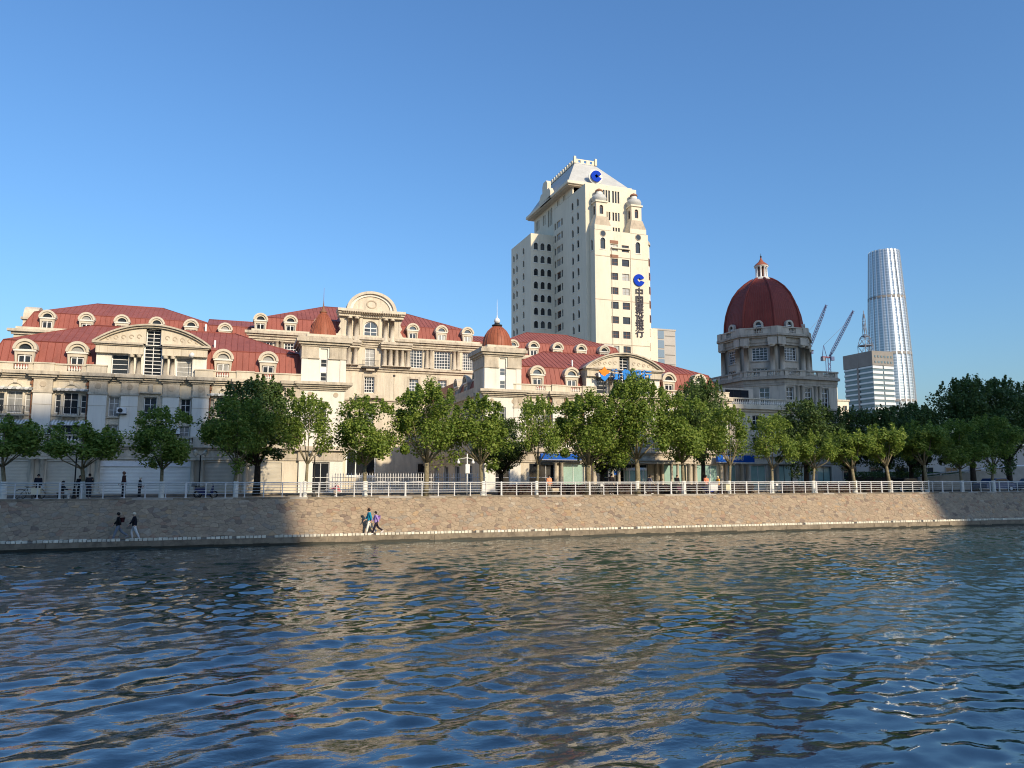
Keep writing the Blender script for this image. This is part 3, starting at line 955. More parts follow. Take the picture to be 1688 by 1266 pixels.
    for k in range(n):
        t0, t1 = -A + 2 * A * k / n, -A + 2 * A * (k + 1) / n
        pr.face([(c0 + (Rr - .1) * math.sin(t), yy, zc + (Rr - .1) * math.cos(t)) for t, yy in ((t0, F + .2), (t1, F + .2), (t1, F + 6), (t0, F + 6))], ROOF)
    pr.build('pediment_roof', e)
    # ---------------- corner tower
    tc = X(td); h = tower_hw; y0 = F - .28; y1 = y0 + 2 * h
    tm = fr(y0)
    tops = [(tc - .33, tc + .33, 10.55, 13.75), (tc - .33, tc + .33, 5.3, 8.65), (tc - .8, tc + .8, .05, 2.9)]
    t = MB(); facade(t, tm, tc - h, tc + h, 0, 14.0, tops, PALE, .3)
    for q in (-h, h): t.face([(tc + q, y0, 0), (tc + q, y1, 0), (tc + q, y1, 14), (tc + q, y0, 14)], CREAM)
    t.face([(tc - h, y1, 0), (tc + h, y1, 0), (tc + h, y1, 14), (tc - h, y1, 14)], CREAM)
    t.build('tower_wall', e)
    for z, hh in ((10.6, .85), (11.95, .8)): window(e, tm, tc, z, .62, hh, 1, 2, False, .06, 'glass/white', .2)
    for za_, zb_, pm in ((11.46, 11.94, WHITE), (12.76, 13.74, PALE)): f = MB(); f.box(tc - .32, tc + .32, y0 + .16, y0 + .3, za_, zb_, pm); f.build('tower_panel', e)
    for z, hh in ((5.35, 1.5), (7.0, 1.6)): window(e, tm, tc, z, .62, hh, 1, 3, False, .06, 'glass/white', .2)
    window(e, tm, tc, .06, 1.6, 2.8, 2, 2, False, .07, 'dark/white', .2)
    for q in (-1, 1):
        o = MB()
        for a_, b_ in ((h - .5, h + .06),):
            p, r_ = sorted((tc + q * a_, tc + q * b_)); o.box(p, r_, y0 - .07, y0 + .5, 10.5, 12.8, PALE)
        p, r_ = sorted((tc + q * .5, tc + q * (h + .08))); o.box(p, r_, y0 - .10, y0 + .3, 12.82, 13.9, TRIM)
        p, r_ = sorted((tc + q * .42, tc + q * (h + .12))); o.box(p, r_, y0 - .16, y0 + .3, 12.72, 12.82, TRIM)
        # side friezes
        p, r_ = sorted((tc + q * (h - .2), tc + q * (h + .085))); o.box(p, r_, y0 + .3, y1 + .1, 12.82, 13.9, TRIM)
        o.build('corner_pilaster', e)
    o = MB()
    for pj_, a_, b_ in ((.18, 13.9, 14.08), (.38, 14.08, 14.3), (.58, 14.3, 14.62), (.46, 14.62, 14.82)):
        o.box(tc - h - pj_, tc + h + pj_, y0 - pj_, y1 + pj_, a_, b_, TRIM)
    o.box(tc - h * .80, tc + h * .80, y0 + h * .2, y1 - h * .2, 14.82, 15.2, CREAM)
    o.build('tower_cornice', e); o = MB()
    for pj_, a_, b_ in ((.14, 9.70, 9.86), (.30, 9.86, 10.04), (.5, 10.04, 10.2), (.68, 10.2, 10.46)): o.box(tc - h - pj_, tc + h + pj_, y0 - pj_, y0 + .4, a_, b_, TRIM)
    o.build('tower_band', e); o = MB()
    for pj_, a_, b_ in ((.12, 3.03, 3.95), (.42, 3.95, 4.36)): o.box(tc - h - pj_, tc + h + pj_, y0 - pj_, y0 + .4, a_, b_, TRIM)
    o.build('tower_string_course', e)
    for q in (-1.2, 1.2):
        o = MB(); o.prism([(tc + q + .24 * math.cos(k * math.pi / 8), 9.3 + .24 * math.sin(k * math.pi / 8)) for k in range(16)], y0 - .04, y0, BUFF); o.build('roundel', e)
    cy = (y0 + y1) / 2
    dm = MB()
    if dome_kind == 'bell':
        prof = [(1.36, 15.2), (1.30, 15.4), (1.18, 15.85), (1.02, 16.35), (.82, 16.8), (.58, 17.2), (.38, 17.48), (.30, 17.7)]
    else:
        prof = [(1.56, 15.2), (1.55, 15.5), (1.46, 16.0), (1.28, 16.5), (1.0, 16.95), (.64, 17.3), (.40, 17.46), (.34, 17.55)]
    dm.lathe(tc, cy, prof, DOMEO, 32)
    d = dm.build('tower_dome', e)
    rb = MB()
    for k in range(24):
        t_ = 2 * math.pi * k / 24
        rb.tube([(tc + r_ * 1.005 * math.cos(t_), cy + r_ * 1.005 * math.sin(t_), z) for r_, z in prof[:-1]], .028, DOMEO, 4)
    rb.build('dome_ribs', d)
    fi = MB()
    if dome_kind == 'bell':
        fi.lathe(tc, cy, [(.36, 17.66), (.40, 17.74), (.24, 17.86), (.13, 18.1), (.06, 18.4), (.025, 18.9), (.012, 20.2)], BROWN, 10)
    else:
        fi.lathe(tc, cy, [(.55, 17.5), (.58, 17.62), (.3, 17.68), (.3, 17.8), (.22, 17.86)], IRON, 12)
        fi.lathe(tc, cy, [(.2, 17.8), (.32, 17.95), (.34, 18.08), (.26, 18.28), (.08, 18.42), (.03, 18.7), (.012, 20.4)], WPAINT, 12)
    fi.build('finial', d)
    # ---------------- court range running back from the tower
    p, q = rg(td - h + .35, 8.5)
    fa = MB()
    cm = fl(p) if sg > 0 else Matrix.Translation((q, 0, 0)) @ Matrix.Rotation(R(90), 4, 'Z')
    xa, xb = (-(F + 29), -(y1 - .3)) if sg > 0 else (y1 - .3, F + 29)
    cops = []
    for k in range(5):
        c = (xb - 3 - 5 * k) if sg > 0 else (xa + 3 + 5 * k)
        cops += [(c - .6, c + .6, 6.5, 8.6), (c - .6, c + .6, 4.6, 6.0), (c - 1, c + 1, .1, 2.8)]
    facade(fa, cm, xa, xb, 0, 10.45, cops, CREAM)
    fa.build('court_wall', e)
    for a_, b_, c_, d_ in cops: window(e, cm, (a_ + b_) / 2, c_, b_ - a_, d_ - c_, 2, 3, False, .07, rstyle())
    cc = MB()
    for pj_, a_, b_ in ((.15, 3.1, 3.95), (.4, 3.95, 4.36), (.2, 9.8, 10.05), (.5, 10.05, 10.45), (.1, 10.47, 11.15)):
        cc.box(xa, xb, -pj_, .05, a_, b_, TRIM, cm)
    cc.build('court_cornice', e)
    rf = MB()
    Lr = xb - xa
    rf.face([cm @ Vector(v_) for v_ in ((xa, .35, 10.6), (xb, .35, 10.6), (xb, 1.3, 13.3), (xa, 1.3, 13.3))], ROOF)
    n_, f_, rn = (xb, xa, xb - 4) if sg > 0 else (xa, xb, xa + 4)
    rf.face([cm @ Vector(v_) for v_ in ((f_, 1.3, 13.3), (n_, 1.3, 13.3), (rn, 5.5, 14.9), (f_, 5.5, 14.9))], ROOF)
    rf.face([cm @ Vector(v_) for v_ in ((f_, 9.5, 13.3), (n_, 9.5, 13.3), (rn, 5.5, 14.9), (f_, 5.5, 14.9))], ROOF)
    rf.face([cm @ Vector(v_) for v_ in ((n_, 1.3, 13.3), (n_, 9.5, 13.3), (rn, 5.5, 14.9))], ROOF)
    rf.face([cm @ Vector(v_) for v_ in ((n_, .35, 10.6), (n_, 1.3, 13.3), (n_, 9.5, 13.3), (n_, 9.5, 10.6))], ROOF)
    rf.build('court_roof', e)
    for k in range(3):
        c = (xb - 2.2 - 4 * k) if sg > 0 else (xa + 2.2 + 4 * k)
        dormer(e, cm @ Matrix.Translation((0, .42, 0)), c, 10.75, 1.0)
    return e
LW = wing('red_roofed_wing', 7.35, -1, 0.0, 'cream stone wing with red mansard, tower dome, curved pediment and shuttered shopfronts', [(4.95, 2.9, 'shutter'), (8.9, 2.6, 'shutter'), (14.95, 7.4, 'white_shutter'), (21.2, 2.9, 'shutter'), (25.4, 2.8, 'shutter')], 'bell', 2.02)
RW = wing('red_roofed_wing', 24.6, 1, 0.86, 'cream stone wing with red mansard and blue bank lettering on its pediment', [(5.3, 2.9, 'glass'), (8.9, 2.4, 'mint'), (14.95, 5.6, 'glass'), (21.2, 2.8, 'mint_dark'), (25.4, 2.8, 'mint')], 'round', 1.95)

# ---------------------------------------------------------------- the tall block behind the court
def back_block():
    Y = 103.0
    e = thing('palatial_block', (16, Y + 8, 0), 'tall cream block with red roofs and round-topped central gable behind the court', 'building')
    fm = fr(Y)
    mb = MB(); ops = []; pend = []
    def op(c, w, z0, z1, nx, ny, arch=False, st=None, fw=.09):
        ops.append((c - w / 2, c + w / 2, z0, z1, arch)); pend.append((c, z0, w, z1 - z0, nx, ny, arch, st or rstyle(), fw))
    for c in (2.4, 6.2, 9.95, 22.2, 26.2, 29.9): op(c, 2.35 if c < 29 else 1.6, 16.45, 18.95, 6, 6, False, 'dark/white' if c > 20 else 'glass/white')
    for c in (2.4, 6.2, 9.95, 22.2, 26.2): op(c, 1.25, 12.7, 14.9, 3, 5, False, 'glass/white'); op(c, 1.25, 8.6, 10.8, 3, 4, False)
    op(16.15, 1.35, 12.8, 14.95, 4, 5, False, 'dark/white'); op(16.15, 1.3, 16.4, 18.8, 2, 4, False, 'curtain/white')
    op(16.15, 1.3, 8.6, 11.0, 2, 3)
    op(15.3, 4.0, 1.6, 5.3, 3, 1, False, 'dark/white', .2)
    for c in (5.2, 9.2, 23.6, 27.5): op(c, 1.4, 1.0, 3.4, 1, 2, False, 'dark/white')
    facade(mb, fm, 0.9, 31.6, 0, 20.0, ops, CREAM, .35)
    for x in (.9, 31.6): mb.face([(x, Y, 0), (x, Y + 14, 0), (x, Y + 14, 20), (x, Y, 20)], CREAM)
    # side pavilions and links, set back
    for a, b, dy in ((-25.3, -3.5, .4), (-3.5, .9, 1.6), (31.6, 34.9, 1.6), (34.9, 55.5, .4)):
        mb.box(a, b, Y + dy, Y + 14, 0, 18.9, CREAM)
    mb.build('wall', e)
    for c, z0, w, h, nx, ny, ar, st, fw in pend: window(e, fm, c, z0, w, h, nx, ny, ar, fw, st, .28)
    co = MB()
    cornice(co, .9, 31.6, Y, ((.14, 19.0, 19.25), (.3, 19.25, 19.6), (.55, 19.6, 19.85), (.8, 19.85, 20.2)), TRIM)
    co.box(.9, 31.6, Y - .35, Y + .3, 20.2, 20.5, CREAM)
    cornice(co, .9, 31.6, Y, ((.2, 15.7, 16.0), (.45, 16.0, 16.35)), TRIM)
    cornice(co, .9, 31.6, Y, ((.1, 11.4, 11.7), (.3, 11.7, 11.9), (.1, 6.0, 6.3), (.4, 6.3, 6.6)), TRIM)
    for a, b in ((-25.3, -3.5), (34.9, 55.5)):
        cornice(co, a, b, Y + .4, ((.1, 16.9, 17.3), (.3, 17.3, 17.55), (.16, 17.7, 18.2), (.4, 18.2, 18.5), (.75, 18.5, 18.8)), TRIM)
        co.box(a, b, Y + .2, Y + .6, 18.8, 19.15, CREAM)
    for a, b in ((-3.4, .8), (31.7, 34.8)):
        co.box(a, b, Y + 1.2, Y + 1.7, 18.3, 18.85, TRIM)
    co.build('cornice', e)
    for c in (4.1, 4.7, 7.8, 8.4, 23.95, 24.5, 27.85, 28.4, 20.3, 21.0):
        column(e, c, Y - .2, 16.36, 19.0, .27, TRIM)
    for c, w, z0, z1 in [(c, 1.25, 12.7, 14.9) for c in (2.4, 6.2, 9.95, 22.2, 26.2)] + [(16.15, 1.35, 12.8, 14.95)]:
        sr = MB(); sr.box(c - w / 2 - .3, c - w / 2, Y - .08, Y + .02, z0 - .2, z1 + .3, TRIM); sr.box(c + w / 2, c + w / 2 + .3, Y - .08, Y + .02, z0 - .2, z1 + .3, TRIM)
        sr.box(c - w / 2, c + w / 2, Y - .082, Y + .02, z1, z1 + .3, TRIM); sr.box(c - w / 2 - .5, c + w / 2 + .5, Y - .25, Y + .02, z0 - .35, z0 - .2, TRIM); sr.build('window_surround', e)
    for c in (12.6, 19.5): sr = MB(); sr.box(c - .05, c + .05, Y - .05, Y + .02, 7, 15.6, TRIM); sr.box(c - .14, c + .14, Y - .1, Y + .02, 15.1, 15.35, IRON); sr.build('downpipe', e)
    b = MB(); b.box(15.0, 17.3, Y - .9, Y + .02, 16.0, 16.2, IRON)
    for k in range(14): b.box(15.05 + k * .165, 15.07 + k * .165, Y - .88, Y - .86, 16.2, 17.0, IRON)
    b.box(15.0, 17.3, Y - .9, Y - .85, 17.0, 17.05, IRON); b.box(15.6, 16.7, Y - .7, Y, 15.7, 16.0, TRIM)
    b.build('balcony', e)
    b = MB(); b.box(14.4, 17.9, Y - .9, Y + .02, 12.0, 12.4, TRIM); b.build('window_hood', e)
    # central gable
    g = MB(); c = 16.15
    facade(g, fr(Y - .25), c - 3.75, c + 3.75, 19.3, 23.3, [(c - .95, c + .95, 19.5, 22.5, True)], CREAM, .5)
    for q in (-3.75, 3.75): g.face([(c + q, Y - .25, 19.3), (c + q, Y + 3, 19.3), (c + q, Y + 3, 23.3), (c + q, Y - .25, 23.3)], CREAM)
    g.face([(c - 3.75, Y + 3, 19.3), (c + 3.75, Y + 3, 19.3), (c + 3.75, Y + 3, 23.3), (c - 3.75, Y + 3, 23.3)], CREAM)
    g.box(c - 1.5, c - 1.1, Y - .4, Y, 19.4, 22.9, CREAM); g.box(c + 1.1, c + 1.5, Y - .4, Y, 19.4, 22.9, CREAM)
    g.build('gable_wall', e)
    window(e, fr(Y - .25), c, 19.5, 1.86, 2.98, 2, 4, True, .12, 'glass/white', .3)
    for q in (-2.85, -1.95, 1.95, 2.85): column(e, c + q, Y - .6, 19.6, 22.9, .32, CREAM, 'ornate')
    g = MB()
    for p, a_, b_ in ((.35, 22.9, 23.25), (.6, 23.25, 23.5), (.85, 23.5, 23.85)):
        g.box(c - 4.2 - p * .4, c - 1.45, Y - .45 - p, Y + 1, a_, b_, CREAM); g.box(c + 1.45, c + 4.2 + p * .4, Y - .45 - p, Y + 1, a_, b_, CREAM)
        g.box(c - 1.45, c + 1.45, Y - .25 - p, Y + 1, a_ + .002, b_ - .002, CREAM)
    for k in range(34): g.box(c - 3.95 + k * .235, c - 3.83 + k * .235, Y - 1.36, Y - .7, 23.36, 23.5, BUFF)
    g.build('gable_cornice', e)
    # frieze under the order and ressaut below
    for q in (-1, 1):
        g = MB(); u, w = sorted((c + q * 1.3, c + q * 5.6)); g.box(u, w, Y - 1.0, Y, 19.02, 19.3, TRIM); g.box(u, w, Y - 1.2, Y, 19.3, 19.6, TRIM); g.box(u + .1, w - .1, Y - .75, Y, 18.72, 19.02, CREAM)
        g.build('side_entablature', e)
        for r_ in (1.9, 2.7, 3.5, 4.3, 5.1) if q > 0 else (2.0, 2.9): column(e, c + q * r_, Y - .55, 16.36, 18.72, .29, TRIM)
    ar = MB()
    ar.prism(halfdisc(c, 23.85, 3.0, 24), Y - .55, Y + .6, CREAM)
    rr = 3.35
    ar.arcband(c, 23.75, rr - .42, rr, 0, math.pi, Y - 1.0, Y + .7, CREAM, 28)
    ar.arcband(c, 23.75, rr - .8, rr - .42, 0, math.pi, Y - .72, Y + .6, PALE, 28)
    ar.arcband(c, 24.95, .55, .72, 0, 2 * math.pi, Y - .62, Y - .5, BUFF, 20)
    # flatten: the arch is lower than a half circle
    for i, (x, y, z) in enumerate(ar.v): ar.v[i] = (x, y, 23.85 + (z - 23.85) * .80)
    ar.build('round_pediment', e)
    for q in (-1, 1):
        sc = MB()
        P = [(3.75, 19.6), (3.75, 23.3), (4.15, 23.3), (4.2, 22.7), (4.0, 22.2), (4.25, 21.6), (4.0, 21.2), (4.35, 20.6), (4.9, 20.15), (5.5, 20.0), (5.85, 20.25), (6.1, 20.05), (6.1, 19.6)]
        sc.prism([(c + q * x, z) for x, z in P], Y - .3, Y + .5, CREAM)
        sc.arcband(c + q * 5.6, 20.0, .16, .32, 0, 2 * math.pi, Y - .36, Y - .28, BUFF, 12)
        sc.arcband(c + q * 3.95, 22.9, .1, .22, 0, 2 * math.pi, Y - .36, Y - .28, BUFF, 12)
        sc.build('scroll', e)
    # roofs
    mansard(e, -25.0, -3.4, Y + .8, Y + 14, 18.9, 1.1, 21.3, 6.8, 23.9)
    mansard(e, -4.5, 2.0, Y + 1.9, Y + 12.6, 18.8, 1.0, 21.2, 0.01, 22.75, (False, False))
    mansard(e, 1.2, 31.4, Y + .7, Y + 16, 20.2, 1.1, 22.5, 9.5, 25.9)
    mansard(e, 30.5, 36.0, Y + 1.9, Y + 12.6, 18.8, 1.0, 21.2, 0.01, 22.75, (False, False))
    mansard(e, 34.6, 55.2, Y + .8, Y + 14, 18.9, 1.1, 21.3, 6.8, 23.9)
    for k, x in enumerate((-22.24, -18.08, -14.2, -10.29, -6.32, 36.9, 40.13, 43.95, 47.77, 51.58)): dormer(e, fr(Y + .75), x, 18.95, 1.0, 'curtain' if k == 1 else 'glass')
    dormer(e, fr(Y + 1.85), -2.3, 18.95, 1.0, 'curtain')
    for x in (2.0, 5.75, 9.6, 22.1, 26.2, 30.0): dormer(e, fr(Y + .6), x, 20.3, 1.0, 'glass')
    for x, z in ((-4.6, 20.9), (48.6, 20.4)): v = MB(); v.tube([(x, Y + 1.0, 18.9), (x, Y + 1.0, z)], .12, WPAINT, 8); v.build('vent_pipe', e)
    # arched gables on the two ends
    for x, s in ((-24.6, -1), (53.9, 1)):
        g = MB(); cy = Y + 5.0
        P = [(-2.2, 18.8), (2.2, 18.8), (2.2, 21.2)] + [(2.2 * math.cos(math.pi * k / 12), 21.2 + 1.5 * math.sin(math.pi * k / 12)) for k in range(1, 12)] + [(-2.2, 21.2)]
        M = Matrix.Translation((x, cy, 0)) @ Matrix.Rotation(R(90), 4, 'Z')
        g.prism([(x_ * .8, 18.8 + (z_ - 18.8) * .93) for x_, z_ in P], -.8, .75, CREAM, M)
        g.box(-2.0, 2.0, -1.0, .95, 20.55, 20.85, TRIM, M)
        g.build('end_gable', e)
    return e
back_block()

# ---- the lettering on the right pediment: its own sign in front of the attic
def attic_sign():
    e = thing('roof_sign', (38.8, 74.0, 10.4), 'orange and blue emblem with blue characters in front of the pediment', 'sign')
    y = 73.95
    b = MB()
    for k in range(6): b.box(36.6 + k * 1.05, 36.66 + k * 1.05, y + .1, y + .16, 10.4, 12.3, IRON)
    for z in (11.75, 12.35, 12.9): b.box(36.2, 42.4, y + .1, y + .16, z, z + .05, IRON)
    b.build('sign_frame', e)
    l = MB()
    pts = []
    for k in range(10):
        a = R(90 + 36 * k); r = .72 if k % 2 == 0 else .42
        pts.append((36.75 + r * math.cos(a), 12.68 + r * .92 * math.sin(a)))
    l.prism(pts, y - .02, y + .06, ORANGE); l.build('emblem_star', e)
    l = MB(); l.prism([(36.15, 12.55), (36.75, 12.25), (37.0, 12.5), (37.45, 12.62), (37.2, 12.2), (36.75, 11.72), (36.35, 12.02)], y - .05, y + .03, BLUE2)
    l.prism([(36.0, 12.62), (36.2, 12.60), (36.25, 12.2), (36.05, 12.15)], y - .04, y + .03, WPAINT)
    l.build('emblem_bird', e)
    for k, ch in enumerate('齐鲁银行'):
        M = Matrix.Translation((38.15 + 1.24 * k, y, 12.48))
        text_mesh(ch, 1.22, BLUE2, M, e, 'character', .08, .02)
attic_sign()
def shop_sign(x0, x1, z0, z1, y, label, text=None):
    e = thing('shop_sign', ((x0 + x1) / 2, y, z0), label, 'sign')
    b = MB(); b.box(x0, x1, y - .12, y + .25, z0, z1, SIGNB); b.box(x0 - .02, x1 + .02, y - .14, y + .2, z0 - .04, z0, WPAINT); b.build('sign_board', e)
    if text: text_mesh(text, .46, WPAINT, Matrix.Translation(((x0 + x1) / 2 - .4, y - .14, (z0 + z1) / 2)), e, 'lettering', .015, .008)
shop_sign(29.4, 34.4, 3.30, 3.95, F - .85, 'plain dark blue fascia sign over the glass bank door')
shop_sign(50.7, 55.6, 3.2, 3.98, F - .9, 'bright blue fascia sign with small white characters near the mint glass doors', '中国建设银行')
def porch():
    e = thing('entrance_porch', (40.6, 73.2, 0), 'flat cream canopy on columns over the revolving bank entrance', 'porch')
    b = MB(); b.box(36.6, 45.2, 72.6, 74.9, 2.95, 3.18, CREAM); b.box(36.5, 45.3, 72.5, 74.95, 3.18, 3.3, TRIM); b.build('canopy', e)
    for x in (37.0, 37.75, 44.1, 44.85): column(e, x, 72.95, .05, 2.95, .17, CREAM)
    b = MB(); b.box(36.75, 38.0, 73.2, 73.5, .05, 2.94, PALE); b.build('pier', e)
    b = MB(); b.box(37.05, 37.7, 73.15, 73.19, 1.75, 2.15, SIGNB); b.box(37.05, 37.7, 73.152, 73.19, .6, 1.7, IRON); b.build('notice_board', e)
    d = MB(); d.lathe(40.2, 74.0, [(1.25, .06), (1.25, 2.2)], MINT, 20, True, 0, False); d.lathe(40.2, 74.0, [(1.33, 2.2), (1.33, 2.5), (.1, 2.52)], PALE, 20)
    for k in range(6): a = math.pi + math.pi * k / 5; d.box(40.2 + 1.27 * math.cos(a) - .04, 40.2 + 1.27 * math.cos(a) + .04, 74 + 1.27 * math.sin(a) - .03, 74 + 1.27 * math.sin(a) + .03, .06, 2.2, PALE)
    d.build('revolving_door', e)
porch()

# ================================================================== DOMED CORNER BUILDING
def domed_building():
    e = thing('domed_building', (67, 88, 0), 'grey stone corner building under a large dark red ribbed dome', 'building')
    # body: grid-aligned with a 45-degree chamfer towards the river
    P = [(65.1, 80.0), (73.4, 80.0), (73.4, 97.0), (61.6, 97.0), (61.6, 83.5)]
    body = MB(); trim = MB(); bal = MB()
    def side(p, q, ops, wins):
        d = Vector((q[0] - p[0], q[1] - p[1], 0)); L = d.length
        a = math.atan2(d.y, d.x)
        M = Matrix.Translation((p[0], p[1], 0)) @ Matrix.Rotation(a, 4, 'Z')
        facade(body, M, 0, L, 0, 14.3, ops, GREYST, .4)
        for pj_, z0, z1 in ((.08, 13.2, 13.5), (.14, 13.5, 14.0), (.45, 14.0, 14.3), (.3, 10.1, 10.35), (.12, 9.35, 10.1), (.25, 9.2, 9.35), (.2, 4.0, 4.4), (.4, 4.4, 4.7), (.12, 3.2, 4.0)):
            trim.box(-pj_ * .41, L + pj_ * .41, -pj_, .05, z0, z1, GREYD, M)
        bal.box(-.1, L + .1, -.28, .02, 14.3, 14.45, GREYD, M); bal.box(-.12, L + .12, -.3, .04, 15.0, 15.2, GREYD, M)
        n = max(1, int(L / 2.4))
        for k in range(n):
            u, w = L * k / n + .45, L * (k + 1) / n - .45
            balusters(bal, M @ Matrix.Translation((0, -.13, 0)), u, w, 14.45, .55, GREYST, .2)
            bal.box(L * k / n, u, -.24, 0, 14.45, 15.0, GREYST, M); bal.box(w, L * (k + 1) / n, -.24, 0, 14.45, 15.0, GREYST, M)
        for c, z0, w, h, nx, ny, st in wins: window(e, M, c, z0, w, h, nx, ny, False, .09, st, .3)
        return M, L
    def stack(cs, w):
        o, v = [], []
        for c in cs:
            for z0, z1, ny in ((10.5, 13.0, 4), (6.6, 9.0, 4), (4.9, 6.2, 2)):
                o.append((c - w / 2, c + w / 2, z0, z1)); v.append((c, z0, w, z1 - z0, 2, ny, 'dark/white' if random.random() < .6 else 'glass/white'))
        return o, v
    o, v = stack((.85, 3.7, 6.4), 1.15)
    o += [(1.2, 3.4, .1, 2.9), (4.6, 6.8, .1, 2.9)]; v += [(2.3, .1, 2.2, 2.8, 2, 1, 'mint/iron'), (5.7, .1, 2.2, 2.8, 2, 1, 'mint/iron')]
    M, L = side(P[0], P[1], o, v)
    for x in (1.95, 2.6, 4.75, 5.4): 
        c = M @ Vector((x, -.16, 0)); column(e, c.x, c.y, 10.4, 13.2, .2, GREYST)
    o, v = stack((2.45,), 1.3)
    side(P[4], P[0], o, v)
    o, v = stack((3.0, 7.0, 11.0), 1.2)
    side(P[3], P[4], o, v)
    side(P[1], P[2], [], []); side(P[2], P[3], [], [])
    body.face([(x, y, 14.3) for x, y in P], GREYD)
    body.build('wall', e); trim.build('string_courses', e); bal.build('balustrade', e)
    # drum
    C = Vector((68.5, 88.0, 0)); dr = MB(); dt = MB(); db = MB()
    ap = 5.25
    hw = ap * math.tan(R(22.5))
    for k in range(8):
        a = R(45 * k)
        M = Matrix.Translation(C) @ Matrix.Rotation(a, 4, 'Z') @ Matrix.Translation((0, -ap, 0))
        facade(dr, M, -hw, hw, 14.3, 19.0, [(-1.0, 1.0, 16.9, 18.7), (-1.0, 1.0, 14.5, 15.9)], GREYST, .3)
        if k in (0, 7, 6, 1):
            window(e, M, 0, 16.9, 2.0, 1.8, 4, 5, False, .08, ('dark/white', 'glass/white', 'dark/white', 'curtain/white')[k % 4 if k < 6 else 7 - k], .2)
            window(e, M, 0, 14.5, 2.0, 1.4, 4, 3, False, .08, 'dark/white', .2)
        dt.box(-1.15, 1.15, -.1, .02, 16.72, 16.88, GREYD, M)
        t = math.tan(R(22.5))
        for pj_, z0, z1 in ((.28, 18.9, 19.25), (.36, 19.25, 19.9), (.6, 19.9, 20.12), (.82, 20.12, 20.4)):
            w = (ap + pj_) * t; dt.box(-w, w, -pj_, .2, z0, z1, GREYD, M)
        w = (ap + .6) * t
        db.box(-w, w, -.62, -.34, 20.4, 20.52, GREYST, M); db.box(-w, w, -.66, -.30, 21.15, 21.3, GREYST, M)
        balusters(db, M @ Matrix.Translation((0, -.48, 0)), -.55, .55, 20.52, .63, GREYST, .2)
        for q in (-1, 1):
            u, x = sorted((q * .55, q * w)); db.box(u, x, -.58, -.38, 20.52, 21.15, GREYST, M)
            u, x = sorted((q * (w - .75), q * (w + .05))); db.box(u, x, -.74, -.26, 20.402, 21.32, GREYST, M)
            # column pairs on the corners with blocks of entablature above
            u, x = sorted((q * (hw - 1.0), q * (hw + .16))); dt.box(u, x, -.68, .05, 18.92, 19.88, GREYST, M)
            if k in (0, 7, 6, 1):
                c = M @ Vector((q * (hw - .52), -.42, 0)); column(e, c.x, c.y, 14.35, 18.92, .34, GREYST, 'ornate')
    dr.build('drum_wall', e); dt.build('drum_cornice', e); db.build('drum_balustrade', e)
    prof = [(5.40, 20.5), (5.42, 21.4), (5.34, 22.6), (5.12, 23.9), (4.72, 25.2), (4.12, 26.5), (3.3, 27.6), (2.35, 28.45), (1.6, 28.95), (1.15, 29.15)]
    dm = MB(); dm.lathe(C.x, C.y, prof, ROOFD, 8, False, R(22.5))
    d = dm.build('dome', e)
    rb = MB(); fs = MB()
    for k in range(8):
        a = R(22.5 + 45 * k); b = R(22.5 + 45 * (k + 1))
        rb.tube([(C.x + r * math.cos(a), C.y + r * math.sin(a), z) for r, z in prof], .17, ROOFD, 6)
        for j in range(1, 12):
            u = j / 12
            fs.tube([(C.x + r * ((1 - u) * math.cos(a) + u * math.cos(b)), C.y + r * ((1 - u) * math.sin(a) + u * math.sin(b)), z) for r, z in prof[:-1]], .028, SEAM, 4, False)
    rb.build('dome_ribs', d); fs.build('dome_seams', d)
    for k in (0, 7, 6, 1):
        M = Matrix.Translation(C) @ Matrix.Rotation(R(45 * k), 4, 'Z') @ Matrix.Translation((0, -5.25, 0))
        w = MB()
        w.arcband(0, 21.75, .36, .62, 0, math.pi, -.15, .9, GREYST, 12); w.box(-.62, -.36, -.15, .9, 21.0, 21.75, GREYST); w.box(.36, .62, -.15, .9, 21.0, 21.75, GREYST)
        w.prism(halfdisc(0, 21.75, .36), .1, .6, GLASSB); w.box(-.36, .36, .1, .6, 21.0, 21.72, GLASSB); w.box(-.36, .36, .02, .1, 21.55, 21.7, WHITE)
        me = w.mesh('dome_dormer'); place('dome_dormer', me, e, M)
    ln = MB(); ln.lathe(C.x, C.y, [(1.35, 28.95), (1.35, 29.15), (1.0, 29.22), (1.0, 29.4)], PALE, 20); ln.lathe(C.x, C.y, [(.4, 29.4), (.4, 31.0)], BROWN, 12); ln.build('lantern_base', e)
    for k in range(8):
        a = 2 * math.pi * k / 8; column(e, C.x + .70 * math.cos(a), C.y + .70 * math.sin(a), 29.4, 30.95, .13, WPAINT, name='lantern_column')
    ln = MB(); ln.lathe(C.x, C.y, [(.88, 30.95), (.98, 31.02), (.98, 31.12)], PALE, 20); ln.lathe(C.x, C.y, [(1.02, 31.12), (.78, 31.4), (.36, 31.75), (.16, 32.1), (.09, 32.35)], DOMEO, 20)
    ln.lathe(C.x, C.y, [(.04, 32.3), (.12, 32.45), (.13, 32.54), (.04, 32.66), (.012, 33.0)], IRON, 10); ln.build('lantern_roof', e)
    return e
domed_building()
